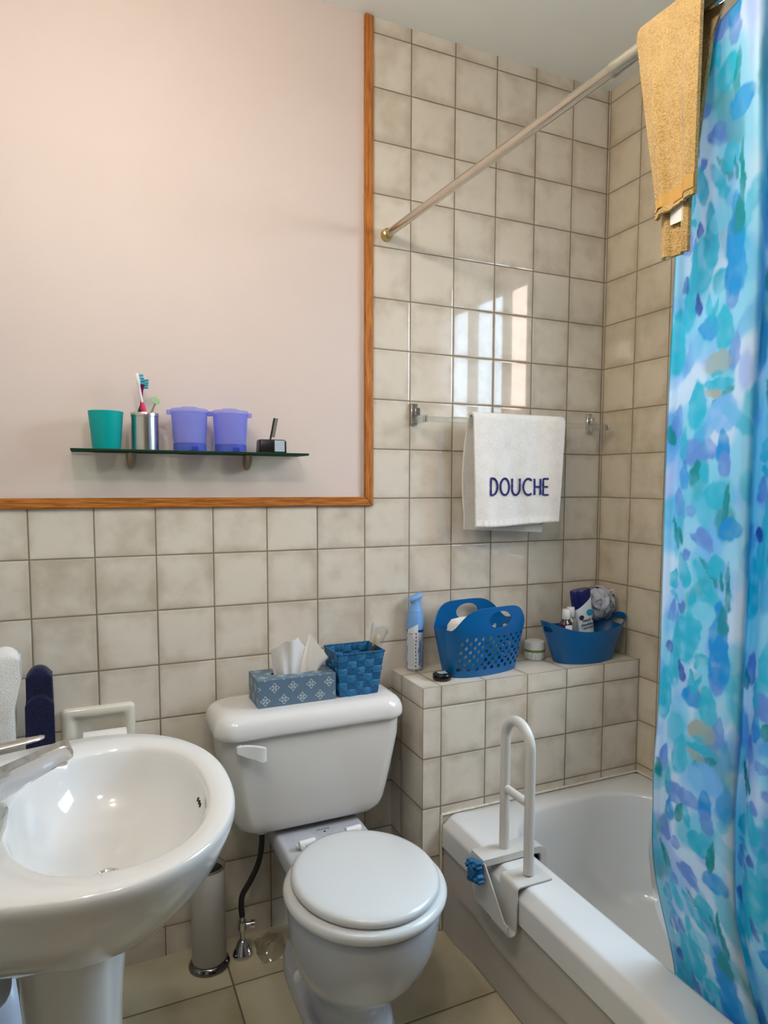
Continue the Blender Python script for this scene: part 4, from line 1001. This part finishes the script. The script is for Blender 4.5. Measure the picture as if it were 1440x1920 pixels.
nz_ += [tilt(sell(cc[0], cc[1], .0185, .0175, cc[2]+.226, 32), .25, 0), tilt(sell(cc[0], cc[1], .0235, .020, cc[2]+.231, 32), .42, 0), tilt(sell(cc[0], cc[1], .0245, .021, cc[2]+.236, 32), .42, .0005), tilt(sell(cc[0], cc[1], .022, .019, cc[2]+.240, 32), .40, .001), tilt(sell(cc[0], cc[1], .012, .011, cc[2]+.242, 32), .38, .001)]
part('spray_head', loft(nz_), mat('pale blue plastic', rgb(124, 170, 226), .3), sp_)
lb = bmesh.new(); R_ = .0271
def cyl(a, z, r=R_): return (cc[0] + r*math.sin(a), cc[1] - r*math.cos(a), cc[2] + z)
lb = grid(lambda u, v: cyl(-1.45 + 1.35*u, .010 + (.122 + .020*u)*v), 16, 10)
pl = part('label', lb, mat('white can label', rgb(226, 228, 232), .4), sp_, label='white label with small dark print')
tx = bmesh.new(); random.seed(3)
for r in range(32):
    z = .016 + r*.0034; a = -1.36 + .05*random.random()
    e = -.55 if r < 27 else -.75
    while a < e:
        w = random.uniform(.05, .16); hh = .0009 if r < 30 else .0016
        grid(lambda u, v: cyl(a + w*u, z + hh*(2*v-1)*.5 + .0, R_+.0002), 2, 1, tx); a += w + .04
for r in range(10):
    z = .014 + r*.0115; grid(lambda u, v: cyl(-.40 + .10*u + .02*math.sin(r), z + .007*v, R_+.0002), 2, 1, tx)
part('small_print', tx, mat('dark print', rgb(30, 34, 50), .5), pl, recalc=False)

# perforated basket
pb = thing('perforated_basket', 'blue basket with round holes and two handles on the ledge', 'basket', (1.262, -.122, LT_))
def rim_h(t):
    s = abs(math.sin(t)); k = max(0, (s - .42)/.58); k = k*k*(3-2*k)
    dip = .012*abs(math.cos(t))**6
    return .146 + .070*k + dip*.6
PR_ = .15
def pbk(t, v, ins=0.0):
    h = rim_h(t); z = h*v; k = min(1, z/.15); a, c = .133 + .031*k - ins, .066 + .020*k - ins
    x = a*math.copysign(abs(math.cos(t))**(2/2.5), math.cos(t)); y = c*math.copysign(abs(math.sin(t))**(2/2.5), math.sin(t))
    ca, sa = math.cos(PR_), math.sin(PR_)
    return (1.262 + x*ca - y*sa, -.122 + x*sa + y*ca, LT_ + z)
def perf():
    n, m = 96, 22; rings = [[pbk(2*PI*i/n, 0) for i in range(n)]]
    rings = [[pbk(2*PI*i/n, j/m) for i in range(n)] for j in range(m+1)] + [[(lambda q: (q[0], q[1], max(q[2], LT_+.0025)))(pbk(2*PI*i/n, j/m, .0028)) for i in range(n)] for j in range(m, -1, -1)]
    b = loft(rings); bmesh.ops.recalc_face_normals(b, faces=b.faces[:])
    ct = bmesh.new(); rot = Matrix.Translation((1.262, -.122, LT_)) @ Matrix.Rotation(PR_, 4, 'Z')
    def cyl_y(x, z, r, y0, y1, rx=1.0, rz=1.0, e=2.0, n=18):
        c = loft([[(x + r*rx*math.cos(2*PI*k/n), y, z + r*rz*math.sin(2*PI*k/n)) for k in range(n)] for y in (y0, y1)]); bmesh.ops.transform(c, matrix=rot, verts=c.verts[:]); bmesh.ops.recalc_face_normals(c, faces=c.faces[:]); bm_add(ct, c)
    for row in range(8):
        z = .026 + row*.0135
        for k in range(11):
            x = -.118 + k*.0275 + (row % 2)*.01375
            if x > .150: continue
            cyl_y(x, z, .0061, -.2, .2)
    cyl_y(.012, .176, 1, -.2, .2, .045, .026, n=36)
    return baked(b, [('BOOLEAN', {'cutter': ct, 'operation': 'DIFFERENCE', 'solver': 'EXACT'})])
part('basket_shell', perf(), M_bask, pb, ang=35)
n3 = plane_n(11)
cl = loft([[(1.205 + (.060*w)*math.cos(a)*(1+.10*n3(a*3, z*90)), -.128 + (.040*w)*math.sin(a)*(1+.12*n3(a*4+2, z*90)), LT_ + .004 + z + .010*n3(a*2, w*5)) for a in [2*PI*k/40 for k in range(40)]] for z, w in ((.002, .5), (.006, .85), (.03, 1.0), (.07, 1.05), (.11, 1.05), (.150, .98), (.166, .78), (.172, .35))])
solid('washcloth', cl, M_wterry, 'white washcloth stuffed in the perforated blue basket', 'washcloth', (1.205, -.128, LT_+.004), ang=80)
tb3 = thing('bottle', 'small pale green bottle inside the perforated blue basket', 'bottle', (1.318, -.105, LT_+.003))
part('body', lathe([(.018, .0), (.020, .003), (.020, .090), (.010, .108), (.009, .112)], (1.318, -.105, LT_+.0032), 24), mat('pale green bottle', rgb(150, 176, 132), .3), tb3)
part('cap', lathe([(.0105, .1122), (.011, .114), (.011, .128), (.009, .130)], (1.318, -.105, LT_+.0032), 20), M_white, tb3)

# black tin
tn = thing('balm_tin', 'small round black tin at the front of the ledge', 'tin', (1.100, -.172, LT_))
part('base', lathe([(.026, 0), (.0280, .002), (.0290, .008), (.0285, .0115), (.026, .012)], (1.100, -.172, LT_), 36), mat('glossy black tin', (.008, .008, .009), .12), tn)
part('lid', lathe([(.0275, .0122), (.0290, .0130), (.0285, .0175), (.0255, .0205), (.0215, .0215)], (1.100, -.172, LT_), 36), mat('glossy black lid', (.008, .008, .009), .10), tn)
tx = bmesh.new(); random.seed(5)
for r in range(4):
    x = -.014 + random.random()*.004
    while x < .012:
        w = random.uniform(.002, .005); box((1.100+x, -.172+.012-r*.007-.0045, LT_+.0216), (1.100+x+w, -.172+.012-r*.007, LT_+.0219), bm=tx); x += w + .0012
part('lid_print', tx, mat('silver print', rgb(190, 214, 222), .4), tn, smooth=False, label='silver print on the lid')

# cream jar
jr = thing('cream_jar', 'white cream jar with green band between the two blue baskets', 'jar', (1.506, -.078, LT_))
jc = (1.506, -.078, LT_)
part('body', lathe([(.030, 0), (.0335, .003), (.0345, .010), (.0345, .030), (.033, .0345)], jc, 40), M_white, jr)
part('green_band', lathe([(.0347, .0275), (.0350, .028), (.0350, .0335), (.0346, .0345)], jc, 40, cap0=False, cap1=False), mat('green band', rgb(96, 140, 60), .4), jr)
part('lid', lathe([(.0345, .0350), (.0355, .036), (.0358, .052), (.0335, .060), (.026, .0635), (.008, .0640)], jc, 40), M_white, jr)
tx = bmesh.new(); random.seed(9)
def jcyl(a, z): return (jc[0] + .0348*math.sin(a), jc[1] - .0348*math.cos(a), jc[2] + z)
for r in range(4):
    a = -1.1 + random.random()*.2; z = .008 + r*.0052
    while a < .6:
        w = random.uniform(.12, .35); s = random.uniform(-.0015, .0015); grid(lambda u, v: jcyl(a + w*u, z + s*u + .0014*v*math.sin(PI*u)), 5, 1, tx); a += w + .10
part('label_print', tx, mat('dark green print', rgb(40, 56, 40), .5), jr, recalc=False)

# flared tub basket with bottles and scrubber
fb = thing('tub_basket', 'plain flared blue plastic tub with cut-out handles at the corner of the ledge', 'basket', (1.655, -.143, LT_))
FX, FY = 1.660, -.143
def fbk(t, v, ins=0.0):
    c, s = math.cos(t), math.sin(t); h = .110 + .036*abs(c)**3; z = h*v; k = z/.12
    a, d = .118 + .048*k - ins, .070 + .018*k - ins
    ca, sa = math.cos(.05), math.sin(.05); x, y = a*c, d*s
    return (FX + x*ca - y*sa, FY + x*sa + y*ca, LT_ + z)
n, m = 80, 16
rings = [[fbk(2*PI*i/n, j/m) for i in range(n)] for j in range(m+1)] + [[(lambda q: (q[0], q[1], max(q[2], LT_+.0025)))(fbk(2*PI*i/n, j/m, .0026)) for i in range(n)] for j in range(m, -1, -1)]
b = loft(rings); bmesh.ops.recalc_face_normals(b, faces=b.faces[:])
ct = loft([[(x, FY + .034*math.copysign(abs(math.cos(a))**.6, math.cos(a)), LT_ + .117 + .0105*math.copysign(abs(math.sin(a))**.8, math.sin(a)) ) for a in [2*PI*k/28 for k in range(28)]] for x in (FX-.3, FX+.3)])
bmesh.ops.recalc_face_normals(ct, faces=ct.faces[:])
part('tub_shell', baked(b, [('BOOLEAN', {'cutter': ct, 'operation': 'DIFFERENCE', 'solver': 'EXACT'})]), M_tubbask, fb, ang=35)
SH = 1.24
def small_bottle(x, y, m_, label, lbl):
    o = thing('bottle', label, 'bottle', (x, y, LT_+.003))
    c = (x, y, LT_+.0032)
    part('body', loft([sell(x, y, a, a*.8, c[2]+z*SH, 28, 2.8) for z, a in ((0, .020), (.003, .0225), (.100, .0225), (.107, .019), (.112, .0125), (.115, .0118))]), m_, o)
    part('cap', lathe([(.0128, .1152*SH), (.0138, .1165*SH), (.0132, .140*SH), (.0118, .1415*SH)], c, 28), M_white, o)
    if lbl: part('label', box((x-.016, y-.0186, c[2]+.080), (x+.012, y-.0182, c[2]+.124)), M_white, o, smooth=False)
small_bottle(1.573, -.158, mat('dark red shampoo', rgb(58, 32, 40), .15, coat=.5), 'small dark red bottle with white cap in the flared blue tub', True)
small_bottle(1.614, -.130, mat('smoky clear bottle', rgb(150, 148, 140), .15, coat=.5), 'small grey bottle with white cap in the flared blue tub', False)
shb = thing('shampoo_bottle', 'white shampoo bottle with dark blue cap upside down in the flared tub', 'bottle', (1.690, -.130, LT_+.003))
SB = Matrix.Translation((1.690, -.130, LT_+.004)) @ Matrix.Rotation(-.13, 4, 'Y') @ Matrix.Rotation(-.05, 4, 'X') @ Matrix.Scale(1.1, 4)
def sbx(b):
    bmesh.ops.transform(b, matrix=SB, verts=b.verts[:]); return b
def slant(r, k): return [(x, y, z + k*x) for x, y, z in r]
part('body', sbx(loft([sell(0, 0, .022, .014, 0, 32, 2.6), sell(0, 0, .027, .018, .004, 32, 2.6), sell(0, 0, .031, .020, .08, 32, 2.6), sell(0, 0, .033, .020, .14, 32, 2.6), slant(sell(0, 0, .0335, .020, .168, 32, 2.6), .55), slant(sell(0, 0, .0330, .0195, .170, 32, 2.6), .55)])), mat('white bottle', rgb(222, 226, 230), .25), shb)
part('cap', sbx(loft([slant(sell(0, 0, .0330, .0195, .1705, 32, 2.6), .55), slant(sell(0, 0, .0338, .0202, .173, 32, 2.6), .55), slant(sell(0, 0, .0345, .0204, .196, 32, 2.6), .12), sell(0, 0, .0345, .0205, .208, 32, 2.6), sell(0, 0, .0325, .019, .2115, 32, 2.6)])), mat('dark blue cap', rgb(16, 22, 92), .22), shb)
FM = SB @ Matrix.Translation((.006, -.0208, 0)) @ Matrix.Rotation(PI/2, 4, 'X')
lt = bm_ = text_bm('head &', .0155, FM @ Matrix.Translation((-.003, .117, 0)), .0003); bm_add(lt, text_bm('shoulders', .0140, FM @ Matrix.Translation((-.006, .104, 0)), .0003))
for zz in (.0945, .0905): bm_add(lt, sbx(box((-.020, -.0214, zz), (.024, -.0206, zz+.0012))))
part('lettering', lt, mat('navy lettering', rgb(30, 36, 72), .5), shb, smooth=False, label='dark lettering head & shoulders')
dd = lathe([(.0105, -.0006), (.0105, .0006)], (0, 0, 0), 28, 1.1, .95); bmesh.ops.transform(dd, matrix=SB @ Matrix.Translation((.011, -.0209, .139)) @ Matrix.Rotation(PI/2, 4, 'X'), verts=dd.verts[:])
part('blue_disc', dd, mat('turquoise disc', rgb(10, 140, 178), .3), shb, label='round turquoise emblem')
dd = lathe([(.009, -.0006), (.009, .0006)], (0, 0, 0), 24, 1.0, .8); bmesh.ops.transform(dd, matrix=SB @ Matrix.Translation((-.020, -.0195, .128)) @ Matrix.Rotation(PI/2, 4, 'X'), verts=dd.verts[:])
part('navy_swoosh', dd, mat('navy swoosh', rgb(22, 40, 66), .3), shb, label='navy emblem')
def loofah():
    rs = random.Random(4); b = bmesh.new(); C0 = Vector((1.760, -.092, LT_+.176))
    for k in range(60):
        u = Vector((rs.gauss(0, 1), rs.gauss(0, 1), rs.gauss(0, 1))).normalized(); w = u.cross(Vector((rs.gauss(0, 1), rs.gauss(0, 1), rs.gauss(0, 1)))).normalized(); q = u.cross(w)
        R0 = rs.uniform(.034, .060)
        pts = []
        for i in range(17):
            a = 2*PI*i/16*.8 + k; rr = R0*(1 + .10*math.sin(5*a + k)); d = w*math.cos(a) + q*math.sin(a)
            pts.append((C0 + Vector((d.x*1.02, d.y*.92, d.z*1.0))*rr + u*rs.uniform(-.006, .006) + u*.010*math.sin(3*a), u, d))
        wd = rs.uniform(.006, .012)
        v0 = [b.verts.new(p - uu*wd) for p, uu, d in pts]; v1 = [b.verts.new(p + uu*wd + d*.004) for p, uu, d in pts]
        for i in range(16): b.faces.new((v0[i], v0[i+1], v1[i+1], v1[i]))
    return baked(b, [('SOLIDIFY', {'thickness': .0012}), ('SUBSURF', {'levels': 1})])
lo = thing('bath_puff', 'grey white mesh bath puff on top of the flared blue tub', 'bath puff', (1.760, -.092, LT_+.12))
part('puff', loofah(), mat('grey nylon mesh', rgb(186, 186, 194), .7, var=.15, vscale=60), lo, ang=60)
part('cord', tube([(1.786, -.122, LT_+.222), (1.794, -.130, LT_+.228), (1.801, -.130, LT_+.219), (1.797, -.125, LT_+.210), (1.788, -.120, LT_+.212)], .0016, 8), M_white, lo)
